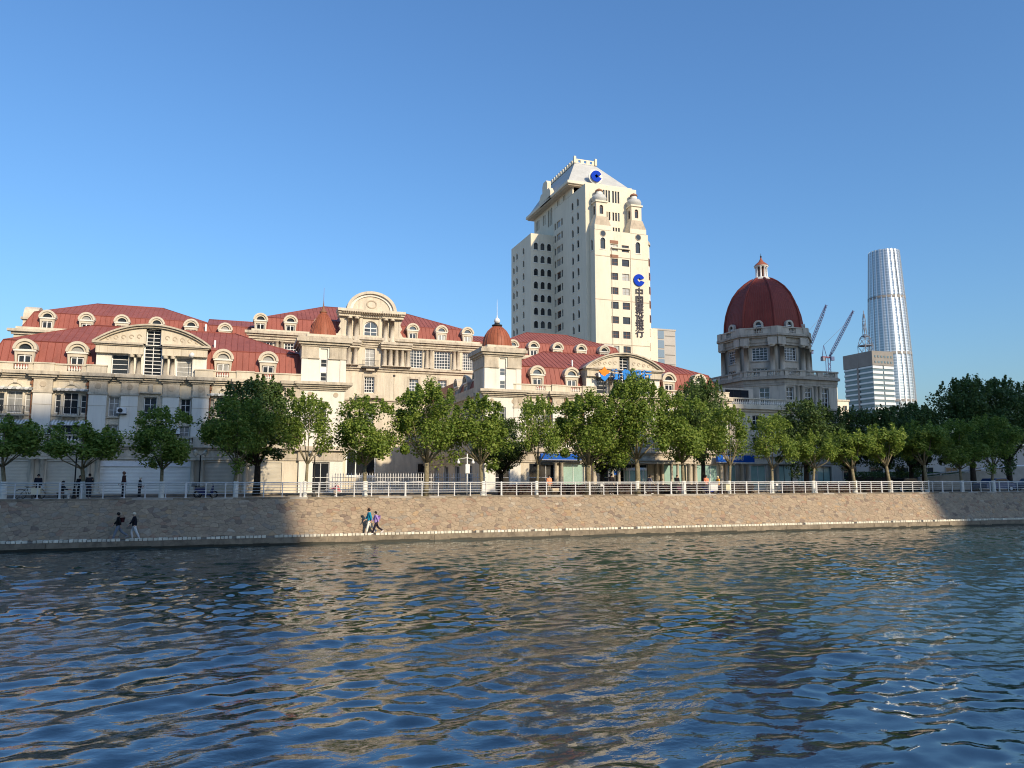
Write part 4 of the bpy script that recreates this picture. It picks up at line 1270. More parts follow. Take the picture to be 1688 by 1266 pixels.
def annex():
    Y = 77.0
    e = thing('annex_building', (57, 82, 0), 'low cream annex with roof balustrade between the wing and the domed building', 'building')
    mb = MB(); ops = []; pend = []
    for c, st in ((54.2, 'mint/white'), (58.4, 'mint/white'), (62.2, 'mint/iron')):
        ops.append((c - 1.1, c + 1.1, .1, 2.95)); pend.append((c, .1, 2.2, 2.85, 2, 1, st, 'shop_window'))
        for z0, z1 in ((4.7, 6.3), (7.0, 8.9)): ops.append((c - .6, c + .6, z0, z1)); pend.append((c, z0, 1.2, z1 - z0, 2, 3, rstyle(), 'window'))
    facade(mb, fr(Y), 52.75, 64.0, 0, 10.0, ops, CREAM)
    mb.face([(64, Y, 0), (64, Y + 8, 0), (64, Y + 8, 10), (64, Y, 10)], CREAM); mb.face([(52.75, Y, 10), (64, Y, 10), (64, Y + 8, 10), (52.75, Y + 8, 10)], TRIM)
    mb.build('wall', e)
    for c, z0, w, h, nx, ny, st, nm in pend: window(e, fr(Y), c, z0, w, h, nx, ny, False, .08, st, .2, nm)
    t = MB(); cornice(t, 52.75, 64, Y, ((.15, 3.1, 3.95), (.4, 3.95, 4.3), (.2, 9.3, 9.6), (.5, 9.6, 10.0)), CREAM, None, Y + .05); t.build('cornice', e)
    b = MB(); b.box(52.75, 64.2, Y - .45, Y - .15, 10.0, 10.12, CREAM); b.box(52.75, 64.2, Y - .48, Y - .12, 10.75, 10.9, CREAM); balusters(b, fr(Y - .3), 52.9, 64, 10.12, .63, PALE, .26); b.build('balustrade', e)
    for x in (52.95, 55.8, 56.6, 60.0, 60.8): column(e, x, Y - .35, .06, 3.1, .22, CREAM)
    s = MB(); s.box(53, 61, Y + 4, Y + 7, 10.0, 12.6, GREYST); s.build('roof_room', e)
    window(e, fr(Y + 4), 58.6, 10.9, 3.4, 1.5, 3, 1, False, .06, 'dark/iron', -.05)
annex()

# ================================================================== BANK TOWER
def bank_tower():
    e = thing('bank_tower', (86, 180, 0), 'tall cream bank tower with twin turrets and a blue round emblem', 'tower')
    WM = {}
    def win(M, c, z0, w, h, arch, nx=1, ny=1, st='dark/bronze', dep=.25): window(e, M, c, z0, w, h, nx, ny, arch, .10, st, dep)
    def wall(M, x0, x1, z0, z1, wl, mb, m=BANK):
        facade(mb, M, x0, x1, z0, z1, [(c - w / 2, c + w / 2, a, a + h, ar) for c, a, w, h, ar in wl], m, .35)
        for c, a, w, h, ar in wl:
            if ar:
                mb.arcband(c, a + h - w / 2, w / 2, w / 2 + .16, 0, math.pi, -.07, .03, PALE, 8, M); mb.box(c - w / 2 - .18, c + w / 2 + .18, -.12, .03, a - .2, a, PALE, M)
            win(M, c, a, w, h, ar, 2 if w > 1.6 else 1, 2 if w > 1.6 else 1, random.choice(('dark/bronze', 'dark/bronze', 'glass/buff', 'dark/iron', 'curtain/buff')) if w > 1.6 else random.choice(('dark/iron', 'dark/iron', 'dark/iron', 'glass/iron')))
    ST = 3.62
    mb = MB()
    # left lower range
    zr = [42.9 + ST * k for k in range(-3, 7)]
    fz = [z - 1.0 for z in [42.4 + ST * .995 * k for k in range(-3, 7)]]
    wall(fr(188.9), 72.3, 78.9, 0, 67.5, [(c, z, 1.15, 2.0, True) for z in fz for c in (73.75, 75.7, 77.65)], mb)
    wall(fl(72.3), -204.7, -188.9, 0, 67.5, [(c, z, 1.2, 2.0, True) for z in fz for c in (-202.6, -200.0, -194.6)], mb)
    mb.face([(72.3, 188.9, 67.5), (78.9, 188.9, 67.5), (78.9, 204.7, 67.5), (72.3, 204.7, 67.5)], BANK)
    # main shaft, left face
    L = []
    for k in range(-3, 10):
        z = 37.6 + ST * k
        if z > 71: continue
        L += [(-175.9, z, 1.15, 2.1, True), (-172.6, z, 1.15, 2.1, True)]
    for k in range(-3, 9):
        z = 40.2 + ST * k * .98
        if z > 70: continue
        L += [(-187.6, z, .9, 1.9, False), (-185.2, z, 2.6, 1.9, False), (-182.9, z, .9, 1.9, False)]
    wall(fl(78.9), -189.0, -168.0, 0, 74.6, L, mb)
    # main shaft, front: slit windows between the turrets
    Fr = []
    for z, h in ((70.5, 3.1), (65.8, 2.2), (61.9, 2.2), (58.6, 1.2)):
        for c in (84.0, 84.75, 85.5, 86.6, 87.35, 88.1): Fr.append((c, z, .5, h, False))
    wall(fr(168), 78.9, 93.2, 0, 74.7, Fr, mb)
    mb.face([(93.2, 168, 0), (93.2, 190, 0), (93.2, 190, 74.7), (93.2, 168, 74.7)], BANK)
    mb.face([(78.9, 168, 74.65), (93.2, 168, 74.65), (93.2, 190, 74.65), (78.9, 190, 74.65)], BANK)
    # upper block behind
    wall(fl(79.0), -203.5, -189.0, 60, 77.0, [(c, 72.6, .6, 2.9, False) for c in (-202, -200.9, -199.8, -196.2, -195.1)] + [(c, 68.4, .9, 2.0, True) for c in (-201, -197.5)] + [(c, 71.0, .7, 4.9, False) for c in (-192.6, -191.4, -190.2)], mb)
    wall(fl(79.0), -189.0, -176.0, 74.66, 77.0, [(c, 74.9, .5, 1.5, False) for c in (-186, -185, -182, -181)], mb)
    mb.box(79.35, 94, 176.0, 203.5, 60, 76.9, BANK); mb.face([(79, 176, 74.66), (94, 176, 74.66), (94, 176, 77), (79, 176, 77)], BANK)
    mb.build('shaft_wall', e)
    # front bay with the paired windows and the two turret shafts
    fb = MB()
    W2 = [(c, 31.6 + ST * k, 2.0, 1.75, False) for k in range(-2, 8) for c in (85.1, 88.2)]
    facade_ops = W2 + [(82.05, 57.2, 1.3, 2.9, True), (91.7, 57.0, 1.3, 2.9, True)]
    wall(fr(165), 79.85, 94.6, 0, 62.0, [w for w in facade_ops if w[1] + w[3] < 62], fb)
    wall(fl(79.85), -168.0, -165.0, 0, 62.0, [(-166.6, 57.0, .9, 2.8, True)], fb)
    fb.face([(94.6, 165, 0), (94.6, 168, 0), (94.6, 168, 62), (94.6, 165, 62)], BANK); fb.face([(79.85, 165, 62), (94.6, 165, 62), (94.6, 168, 62), (79.85, 168, 62)], BANK)
    for x in (84.35, 89.55): fb.box(x - .06, x + .06, 164.9, 165.02, 20, 57.6, BUFF)
    for z in (33.6, 44.5, 55.4): fb.box(79.8, 94.65, 164.93, 165.02, z, z + .14, BUFF)
    for k, x in ((5, 85.1), (6, 85.1)): fb.box(x - 1.1, x + 1.1, 164.9, 165.02, 31.6 + ST * (k + 1) + 1.9, 31.6 + ST * (k + 1) + 2.7, BROWN)
    fb.box(84.4, 89.5, 164.6, 168, 57.6, 57.9, BANK)
    # the bay is cut back above 57.9 between the turrets
    fb.build('front_bay', e)
    # rounded corner bay on the right
    rb = MB(); rb.lathe(94.2, 168.5, [(2.4, 0), (2.4, 60.0)], BANK, 20); rb.lathe(94.2, 168.5, [(2.65, 60), (2.65, 60.6), (2.3, 61.2)], BUFF, 20); rb.box(94.6, 97.6, 166.5, 170, 0, 38.6, BANK); rb.build('round_bay', e)
    for z in [25.6 + ST * k for k in range(9)]:
        for a in (38, 70):
            M = Matrix.Translation((94.2, 168.5, 0)) @ Matrix.Rotation(R(a), 4, 'Z') @ Matrix.Translation((0, -2.4, 0))
            window(e, M, 0, z, .8, 1.9, 1, 2, False, .1, 'dark/bronze', -.03)
    for cx in (82.1, 91.85):
        t = MB()
        t.box(cx - 2.25, cx + 2.25, 164.9, 168.2, 62, 63.2, BANK)
        i = len(t.v)
        a, b = 2.25, 1.55
        lo = [(cx - a, 164.9, 63.2), (cx + a, 164.9, 63.2), (cx + a, 168.2, 63.2), (cx - a, 168.2, 63.2)]; hi = [(cx - b, 165.4, 65.6), (cx + b, 165.4, 65.6), (cx + b, 168.2, 65.6), (cx - b, 168.2, 65.6)]
        for k in range(4): t.face([lo[k], lo[(k + 1) % 4], hi[(k + 1) % 4], hi[k]], BANK if k else BUFF)
        facade(t, fr(165.6), cx - 1.4, cx + 1.4, 65.6, 69.3, [(cx - .5, cx + .5, 66.3, 68.6, True)], BANK, .4); facade(t, fl(cx - 1.4), -168.2, -165.6, 65.6, 69.3, [(-167.4, -166.4, 66.3, 68.6, True)], BANK, .4)
        t.face([(cx + 1.4, 165.6, 65.6), (cx + 1.4, 168.2, 65.6), (cx + 1.4, 168.2, 69.3), (cx + 1.4, 165.6, 69.3)], BANK)
        t.box(cx - 1.7, cx + 1.7, 165.3, 168.3, 69.3, 69.7, BANK)
        t.lathe(cx, 166.9, [(1.5, 69.7), (1.85, 70.2), (1.9, 70.7), (1.6, 71.3), (1.0, 71.6)], BANKR, 16)
        t.lathe(cx, 166.9, [(.8, 71.6), (.8, 72.4)], PALE, 10); t.lathe(cx, 166.9, [(1.0, 72.4), (.9, 72.8), (.2, 73.2)], BROWN, 10)
        t.build('turret', e)
        window(e, fr(165.6), cx, 66.3, 1.0, 2.3, 1, 1, True, .1, 'dark/bronze', .3); window(e, fl(cx - 1.4), -166.9, 66.3, 1.0, 2.3, 1, 1, True, .1, 'dark/bronze', .3)
        o = MB(); o.prism([(cx + .68 * math.cos(k * math.pi / 10), 61.1 + .9 * math.sin(k * math.pi / 10)) for k in range(20)], 164.94, 165.03, GLASSB); o.arcband(cx, 61.1, .68, .82, 0, 2 * math.pi, 164.9, 165.02, BUFF, 18); o.build('oculus', e)
    # hip roof with crest
    cr = MB()
    cr.box(77.3, 95, 174.8, 204.6, 76.6, 77.0, BUFF); cr.box(76.9, 95.4, 174.3, 205, 77.0, 77.7, BANK); cr.build('upper_cornice', e)
    rf = MB(); lo = [(77.3, 174.8, 77.7), (95, 174.8, 77.7), (95, 204.6, 77.7), (77.3, 204.6, 77.7)]; hi = [(82.4, 182, 86.0), (88.6, 182, 86.0), (88.6, 200, 86.0), (82.4, 200, 86.0)]
    for k in range(4): rf.face([lo[k], lo[(k + 1) % 4], hi[(k + 1) % 4], hi[k]], BANKR)
    rf.face(hi, BANKR); rf.build('hip_roof', e)
    cs = MB()
    facade(cs, fr(181.9), 82.3, 88.7, 86, 87.3, [(c - .35, c + .35, 86.3, 87.0) for c in (83.8, 85.5, 87.2)], BANK, .3)
    for k in range(12): cs.box(82.25, 82.6, 182 + 1.55 * k, 182.9 + 1.55 * k, 86, 87.3, BANK)
    cs.box(82.2, 82.6, 181.8, 200, 86, 86.3, BANK); cs.box(88.3, 88.75, 181.8, 200, 86, 87.3, BANK)
    for x in (82.4, 88.6): cs.box(x - .3, x + .3, 181.6, 182.2, 86, 87.9, BANK)
    cs.build('roof_crest', e)
    gb = MB(); Mg = fl(77.2)
    gb.prism([(-194, 77), (-186, 77), (-186, 79), (-187, 80.2), (-188.2, 80.2), (-188.2, 82), (-189, 83), (-191, 83), (-191.8, 82), (-191.8, 80.2), (-193, 80.2), (-194, 79)], -.3, .8, BANK, Mg)
    gb.build('stepped_gable', e)
    # emblems: a ring with a gap and a square hole, on the roof and on the shaft
    def emblem(c, z, y, r):
        b = MB()
        a0, a1, n = R(22), R(345), 30
        sq = lambda t: .36 * r / (abs(math.cos(t)) + abs(math.sin(t)))
        for k in range(n):
            t0, t1 = a0 + (a1 - a0) * k / n, a0 + (a1 - a0) * (k + 1) / n
            b.prism([(c + sq(t0) * math.cos(t0), z + sq(t0) * math.sin(t0)), (c + r * math.cos(t0), z + r * math.sin(t0)), (c + r * math.cos(t1), z + r * math.sin(t1)), (c + sq(t1) * math.cos(t1), z + sq(t1) * math.sin(t1))], y - .25, y, BLUE)
        b.build('emblem', e)
    w = MB(); w.lathe(0, 0, [(1.95, 0), (1.95, .3)], PALE, 28); w.lathe(0, 0, [(1.2, 3), (1.2, 3)], PALE, 3)
    for i, (x, y, z) in enumerate(w.v): w.v[i] = (84.9 + x, 174.6 - min(z, .3), 79.55 + y)
    w.build('emblem_backing', e)
    emblem(84.9, 79.55, 174.0, 1.5); emblem(91.75, 50.15, 164.9, 1.5)
    for k, ch in enumerate('中国建设银行'):
        text_mesh(ch, 2.35, INK, Matrix.Translation((91.8 - .02 * k, 164.85, 47.0 - 2.06 * k)), e, 'character', .12, .03)
bank_tower()

# ================================================================== THE FAR SKYLINE
def far_buildings():
    # grey slab beside the bank tower
    e = thing('office_slab', (150, 255, 0), 'plain grey and blue glass office slab just behind the bank tower', 'building')
    m = MB(); m.box(144.8, 154.2, 250, 262, 0, 56.8, GT); m.box(144.6, 154.4, 249.8, 262.2, 56.8, 57.4, GT); m.build('wall', e)
    m = MB()
    for k in range(15): m.box(144.7, 149.2, 249.85, 250, 3.2 + k * 3.6, 6.2 + k * 3.6, GTG)
    m.build('glazing', e)
    m = MB()
    for k in range(15): m.box(149.6, 153.9, 249.9, 250, 4.2 + k * 3.6, 4.5 + k * 3.6, OFFB)
    m.build('floor_lines', e)
    # beige block peeping out beside the domed building
    e = thing('beige_apartment_block', (186, 205, 0), 'beige apartment block edge peeping out beside the domed building', 'building')
    m = MB(); m.box(174, 188.0, 200, 215, 0, 26.5, BANK); m.box(174, 185.5, 202, 214, 26.5, 33.0, BANK); m.box(173.7, 188.3, 199.7, 215.3, 26.5, 27.0, TRIM); m.build('wall', e)
    for k in range(6):
        f, g = window_meshes(1.2, 1.6, 1, 1, False, .1, 'dark/buff'); o = place('window', f, e, Matrix.Translation((186.6, 199.95, 8 + 3.1 * k))); sub('pane', g, o)
    # banded office tower
    e = thing('banded_office_tower', (304, 310, 0), 'grey-green office tower with white horizontal bands and brown stone top', 'tower')
    m = MB(); m.box(298.4, 311.3, 300, 319, 0, 58, OFFG); m.build('glass_core', e)
    m = MB(); m.box(298.0, 311.7, 299.6, 319.4, 58, 65.3, OFFB)
    for r_ in (59.2, 62.0):
        for k in range(6): m.box(299.4 + 2.05 * k, 300.4 + 2.05 * k, 299.4, 299.62, r_, r_ + 1.0, OFFG)
    m.build('stone_crown', e)
    bm = MB(); bm.box(298.1, 304.4, 299.6, 299.98, 0, 1.35, OFFW); bm.box(305.2, 311.6, 299.6, 299.98, 0, 1.35, OFFW)
    bs = MB(); bs.box(298.0, 298.38, 300, 319, 0, .5, OFFG); bs.box(297.95, 298.38, 300, 319, .5, 1.25, OFFW)
    fme, sme = bm.mesh('front_band'), bs.mesh('side_band')
    for k in range(21):
        place('front_band', fme, e, Matrix.Translation((0, 0, 4 + 2.62 * k))); place('side_band', sme, e, Matrix.Translation((0, 0, 4 + 2.62 * k)))
    m = MB(); m.box(297.9, 298.4, 309, 310.2, 30, 64, OFFB); m.build('side_pier', e)
    # lattice mast standing on it (behind)
    e = thing('broadcast_mast', (324, 330, 66), 'grey lattice broadcasting mast rising behind the banded office tower', 'mast')
    m = MB(); cx, cy = 324.0, 330
    lv = [(5.2, 60), (3.7, 68), (3.9, 74), (2.6, 78.5), (1.0, 80.5), (.8, 88), (.3, 92)]
    for k in range(4):
        a = R(45 + 90 * k); m.tube([(cx + r * math.cos(a), cy + r * math.sin(a), z) for r, z in lv], .16, MASTM, 5)
    for (r0, z0), (r1, z1) in zip(lv[:-1], lv[1:]):
        for k in range(4):
            a, b = R(45 + 90 * k), R(135 + 90 * k)
            m.tube([(cx + r0 * math.cos(a), cy + r0 * math.sin(a), z0), (cx + r1 * math.cos(b), cy + r1 * math.sin(b), z1)], .09, MASTM, 4)
            m.tube([(cx + r0 * math.cos(b), cy + r0 * math.sin(b), z0), (cx + r1 * math.cos(a), cy + r1 * math.sin(a), z1)], .09, MASTM, 4)
            m.tube([(cx + r1 * math.cos(b), cy + r1 * math.sin(b), z1), (cx + r1 * math.cos(a), cy + r1 * math.sin(a), z1)], .09, MASTM, 4)
    m.build('lattice', e)
    m = MB(); m.lathe(cx, cy, [(3.4, 74.0), (3.5, 74.2), (3.4, 74.4)], MASTM, 16); m.build('platform', e); m = MB(); m.lathe(cx, cy, [(1.6, 79.2), (1.6, 79.6)], MASTM, 16); m.build('platform', e)
    m = MB(); m.tube([(cx, cy, 80), (cx, cy, 94)], .22, MASTM, 6); m.build('antenna', e)
    # silver skyscraper
    e = thing('silver_skyscraper', (940, 930, 0), 'tall rounded silver glass skyscraper glinting in the sun', 'skyscraper')
    cx, cy = 961.0, 930.0
    lev = [(34, 0), (33.5, 80), (32.4, 140), (30.4, 200), (27.8, 260), (24.8, 315), (22.4, 361)]
    def rad(z):
        for (r0, z0), (r1, z1) in zip(lev[:-1], lev[1:]):
            if z0 <= z <= z1: return r0 + (r1 - r0) * (z - z0) / (z1 - z0)
        return 22.4
    m = bpy.data.materials.new('skyscraper_glass'); m.use_nodes = True
    t = m.node_tree; p = t.nodes['Principled BSDF']
    p.inputs['Roughness'].default_value = .2; p.inputs['Metallic'].default_value = .6
    tc = t.nodes.new('ShaderNodeTexCoord'); sp = t.nodes.new('ShaderNodeSeparateXYZ'); t.links.new(tc.outputs['Object'], sp.inputs[0])
    ml = t.nodes.new('ShaderNodeMath'); ml.operation = 'MULTIPLY'; ml.inputs[1].default_value = 1 / 4.4; t.links.new(sp.outputs['Z'], ml.inputs[0])
    fc = t.nodes.new('ShaderNodeMath'); fc.operation = 'FRACT'; t.links.new(ml.outputs[0], fc.inputs[0])
    rp = t.nodes.new('ShaderNodeValToRGB'); rp.color_ramp.interpolation = 'CONSTANT'
    rp.color_ramp.elements[0].color = (.33, .36, .37, 1); rp.color_ramp.elements[1].color = (.62, .62, .60, 1); rp.color_ramp.elements[1].position = .62
    t.links.new(fc.outputs[0], rp.inputs[0]); t.links.new(rp.outputs[0], p.inputs['Base Color'])
    b = MB(); n = 96
    zs = list(range(0, 361, 20)) + [361]
    i0 = len(b.v)
    for z in zs:
        for k in range(n):
            a = 2 * math.pi * k / n
            r = rad(z) * (1 + .020 * math.cos(16 * a + z * .012))
            b.v.append((cx + r * math.cos(a), cy + r * math.sin(a), z))
    for j in range(len(zs) - 1):
        for k in range(n):
            b.f.append((j * n + k, j * n + (k + 1) % n, (j + 1) * n + (k + 1) % n, (j + 1) * n + k)); b.m.append(b.mi(m)); b.s.append(True)
    b.face([b.v[(len(zs) - 1) * n + k] for k in range(n)], m)
    b.build('glass_shaft', e)
    for k in range(24):
        a0 = 2 * math.pi * k / 24
        f = MB(); w = .028
        P = [(rad(z) * 1.035, a0 + .05 * math.sin(z * .012), z) for z in (0, 30, 60, 90, 120, 150, 180, 210, 240, 270, 300, 330, 361)]
        for (r0, a, z0), (r1, b_, z1) in zip(P[:-1], P[1:]):
            f.face([(cx + r0 * math.cos(a - w), cy + r0 * math.sin(a - w), z0), (cx + r0 * math.cos(a + w), cy + r0 * math.sin(a + w), z0), (cx + r1 * math.cos(b_ + w), cy + r1 * math.sin(b_ + w), z1), (cx + r1 * math.cos(b_ - w), cy + r1 * math.sin(b_ - w), z1)], SILV)
            for s in (-1, 1):
                f.face([(cx + r0 * math.cos(a + s * w), cy + r0 * math.sin(a + s * w), z0), (cx + (r0 - 2) * math.cos(a + s * w), cy + (r0 - 2) * math.sin(a + s * w), z0), (cx + (r1 - 2) * math.cos(b_ + s * w), cy + (r1 - 2) * math.sin(b_ + s * w), z1), (cx + r1 * math.cos(b_ + s * w), cy + r1 * math.sin(b_ + s * w), z1)], SILV)
        f.build('fin', e)
    for z in (118, 192, 282):
        f = MB(); f.lathe(cx, cy, [(rad(z) * 1.03, z), (rad(z) * 1.03, z + 4)], OFFB, 48); f.build('mechanical_floor', e)
    # luffing cranes
    def crane(x, y, z0, tip, label, mast_h):
        e = thing('tower_crane', (x, y, 0), label, 'crane', 'cranes beyond the domed building')
        m = MB()
        for dx in (-1, 1):
            for dy in (-1, 1): m.tube([(x + dx, y + dy, 0), (x + dx, y + dy, z0)], .22, CRANE, 4)
        k = 20
        while k < z0 - 3:
            m.tube([(x - 1, y - 1, k), (x + 1, y - 1, k + 3)], .14, CRANE, 4); m.tube([(x + 1, y - 1, k), (x - 1, y - 1, k + 3)], .14, CRANE, 4); k += 3
        m.build('mast', e)
        m = MB(); A = Vector((x + 1.5, y, z0 + 1)); B = Vector(tip); d = (B - A); L = d.length; d.normalize()
        u = Vector((0, 1, 0)); w = d.cross(u)
        ch = [(u * .9 + w * -.7), (u * -.9 + w * -.7), w * .9]
        for c in ch: m.tube([A + c * .4, A + d * 5 + c, B - d * 8 + c, B + c * .3], .24, CRANE, 4)
        n = int(L / 2)
        for j in range(n):
            for q in range(3):
                m.tube([A + d * (L * j / n) + ch[q] * .95, A + d * (L * (j + 1) / n) + ch[(q + 1) % 3] * .95], .12, CRANE, 4)
        m.build('boom', e)
        m = MB(); m.box(x - 5, x + 2.4, y - 1.0, y + 1.0, z0 - .3, z0 + .5, CRANER); m.build('slewing_deck', e)
        m = MB(); m.box(x - 5, x - 3.2, y - 1.2, y + 1.2, z0 - 2.4, z0 - .3, MASTM); m.build('counterweight', e)
        m = MB(); m.box(x + .5, x + 3, y - 2.6, y - 1.2, z0 - 2.2, z0 + .4, CRANE); m.build('cab', e)
        m = MB(); P = Vector((x - 3, y, z0 + 8))
        m.tube([(x - 4.6, y, z0 + .5), P], .2, CRANE, 4); m.tube([(x - 1, y, z0 + .5), P], .2, CRANE, 4); m.tube([P, A + d * L * .75], .09, MASTM, 4); m.build('backstay', e)
    crane(361, 400, 80, (382, 398, 112.4), 'blue tower crane whose raised boom leans towards the silver skyscraper', 80)
    crane(346, 402, 84, (361.6, 400, 115.2), 'blue tower crane half hidden behind the domed building', 84)
    # unfinished block under the cranes
    e = thing('unfinished_tower', (352, 430, 0), 'pale unfinished building under the cranes beside the dome', 'building')
    m = MB(); m.box(340, 366, 420, 440, 0, 70, GT); m.build('wall', e)
    m = MB(); m.box(339.5, 352, 419, 420, 70, 73, WPAINT); m.prism([(357, 58), (362, 60), (364, 74), (360, 72)], 417, 419, MATS['office_glass']); m.build('scaffold_screen', e)
far_buildings()

# ---- blocks across the river, behind the photographer: their shadows lie on this bank
def rear_tower(x0, x1, y0, y1, z, label):
    e = thing('riverside_tower_block', ((x0 + x1) / 2, (y0 + y1) / 2, -.06), label, 'building')
    m = MB(); m.box(x0, x1, y0, y1, -.06, z, TOWERM); m.build('wall', e)
    m = MB(); m.box(x0 + 1, x1 - 1, y1, y1 + .1, 3, 3 + 1.6, OFFG); me = m.mesh('window_band')
    k = 0
    while 3 + 3.3 * k + 2 < z:
        place('window_band', me, e, Matrix.Translation((0, 0, 3.3 * k))); k += 1
rear_tower(24.0, 35.2, -60, -40, 71.5, 'beige tower block across the river with the tall end bay')
rear_tower(-70, 23.9, -60, -40, 69.0, 'long beige tower block across the river')
rear_tower(97.2, 160, -52, -40, 97.0, 'very tall beige tower block across the river')

# ================================================================== TREES
def tree_variant(seed, H, W, fork, nclump, nleaf, lsize, up=0.5, lean=0.0, tr=.13, bark=BARK, leaf=LEAF, base=0.42, sparse=1.0):
    g = random.Random(seed); q = np.random.default_rng(seed)
    t = MB()
    top = Vector((lean * fork, g.uniform(-.1, .1), fork))
    t.tube([(0, 0, -.05), (lean * fork * .4 + g.uniform(-.05, .05), g.uniform(-.05, .05), fork * .5), top], [tr * 1.25, tr, tr * .88], bark, 9)
    cl = []
    zc = base * H + (H - base * H) * .5; hz = (H - base * H) / 2
    nb = 7
    for k in range(nb):
        a = 2 * math.pi * k / nb + g.uniform(-.4, .4)
        r = W / 2 * g.uniform(.35, .85) if k < nb - 1 else .1
        z = g.uniform(fork + hz * .6, H - hz * .35) if k < nb - 1 else H - hz * .3
        p2 = Vector((top.x + math.cos(a) * r, math.sin(a) * r, z))
        p1 = top.lerp(p2, .5) + Vector((math.cos(a) * r * .18, math.sin(a) * r * .18, g.uniform(-.25, .15)))
        t.tube([top - Vector((0, 0, .1)), p1, p2], [tr * .5, tr * .32, .02], bark, 6)
        for j in range(3):
            b = p1.lerp(p2, g.uniform(.1, .8)); aa = a + g.uniform(-1.3, 1.3)
            e2 = b + Vector((math.cos(aa), math.sin(aa), g.uniform(.2, 1.1))) * g.uniform(.5, 1.0) * W / 5
            t.tube([b, b.lerp(e2, .5) + Vector((0, 0, .06)), e2], [tr * .2, tr * .13, .012], bark, 5)
            cl.append((e2, g.uniform(.45, .75)))
        cl.append((p2, g.uniform(.5, .8)))
    while len(cl) < nclump:
        d = Vector((g.gauss(0, 1), g.gauss(0, 1), g.gauss(0, 1))).normalized() * g.random() ** (1 / 2.2)
        zz = d.z
        w = W / 2 * (1 - .25 * max(0, zz) - .12 * max(0, -zz))
        j = g.gauss(1, .13)
        cl.append((Vector((top.x * 1.2 + d.x * w * j, d.y * w * j, zc + zz * hz * j)), g.choice((.26, .34, .42, .5, .62, .74))))
    P, N = [], []
    per = int(nleaf / len(cl))
    for c, r in cl:
        r = r * W / 4.6
        n = int(per * g.uniform(.6, 1.4))
        d = q.normal(size=(n, 3)); d /= np.linalg.norm(d, axis=1)[:, None]
        rr = r * q.random(n) ** (1 / 2.6)
        pos = np.array(c) + d * rr[:, None] * np.array([1.15, 1.15, .85 + up * .35])
        P.append(pos); N.append(d * .7 + q.normal(size=(n, 3)) * .55 + np.array([0, 0, .45]))
    # upright leafy shoots break the outline
    for k in range(int(nclump * .5 * up)):
        a = g.uniform(0, 6.28); r = W / 2 * math.sqrt(g.random()) * .8
        zz = zc + hz * math.sqrt(max(0, 1 - (r / (W / 2)) ** 2)) * .8
        n = int(per * .30); h = g.uniform(.5, 1.15)
        u = q.random(n)
        pos = np.stack([top.x * 1.2 + math.cos(a) * r + q.normal(size=n) * .13 * (1.3 - u), math.sin(a) * r + q.normal(size=n) * .13 * (1.3 - u), zz + u * h], 1)
        P.append(pos); N.append(q.normal(size=(n, 3)) + np.array([0, 0, .3]))
    P = np.concatenate(P); N = np.concatenate(N); N /= np.linalg.norm(N, axis=1)[:, None]
    n = len(P)
    A = np.cross(N, q.normal(size=(n, 3))); A /= np.linalg.norm(A, axis=1)[:, None]
    B = np.cross(N, A)
    s = lsize * q.uniform(.6, 1.35, n)[:, None]
    # a leaf: four-sided blade, folded along its midrib
    V = np.stack([P - A * s * .5, P + B * s * .38 - N * s * .08 + A * s * .08, P + A * s * .55, P - B * s * .38 - N * s * .08 + A * s * .08], 1).reshape(-1, 3)
    i = np.arange(n) * 4
    Fc = np.concatenate([np.stack([i, i + 1, i + 2], 1), np.stack([i, i + 2, i + 3], 1)])
    me = bpy.data.meshes.new('crown')
    me.vertices.add(len(V)); me.vertices.foreach_set('co', V.astype(np.float32).ravel())
    me.loops.add(Fc.size); me.loops.foreach_set('vertex_index', Fc.astype(np.int32).ravel())
    me.polygons.add(len(Fc)); me.polygons.foreach_set('loop_start', np.arange(0, Fc.size, 3, dtype=np.int32))
    me.update(); me.materials.append(leaf)
    return t.mesh('trunk'), me, H, W
PV = [tree_variant(20 + k, 7.5, 4.6, 2.5, nc, nl, .172, up_, l, .125, base=bs) for k, (l, nc, nl, up_, bs) in enumerate(((0, 46, 9500, 1.2, .31), (.06, 34, 6400, 1.8, .36), (-.05, 40, 8600, 1.5, .30), (.1, 32, 5800, 2.0, .38)))]
PV += [tree_variant(40, 8.4, 5.6, 2.6, 54, 12500, .172, 1.6, .02, .17, base=.29), tree_variant(41, 5.6, 3.6, 2.35, 34, 7000, .165, .9, -.12, .12), tree_variant(42, 5.4, 3.9, 2.3, 34, 7000, .165, .7, .05, .11)]
DV = [tree_variant(60 + k, 10.0, 7.4, 2.6, 105, 22000, .2, .5, 0, .26, BARKD, LEAFD, .28) for k in range(3)]
lime = MB(); lime.lathe(0, 0, [(.185, -.02), (.172, .35), (.163, 1.16)], LIME, 12); LIMEM = lime.mesh('limewashed_base')
ORD = ['leftmost', 'second', 'third', 'fourth', 'fifth', 'sixth', 'seventh', 'eighth', 'ninth', 'tenth', 'eleventh', 'twelfth', 'thirteenth', 'fourteenth', 'fifteenth', 'sixteenth', 'seventeenth', 'eighteenth', 'nineteenth', 'twentieth']
def tree(v, x, y, H, W, rot, label, group, limed=True, name='plane_tree'):
    tm, cm, h, w = v
    e = thing(name, (x, y, 0), label, 'tree', group)
    sx = W / w * (1.06 if limed else 1); sz = H / h * .97
    for nm, me in (('trunk', tm), ('crown', cm)):
        o = sub(nm, me, e); o.rotation_euler.z = rot; o.scale = ((sx, sx, sz) if nm == 'crown' else (max(.85, sx), max(.85, sx), sz))
    if nm == 'crown' and limed:
        o = sub('limewashed_base', LIMEM, e); k = max(.85, sx) * (tm['r'] if 'r' in tm else 1); o.scale = (k, k, 1)
    return e
TY = 58.3
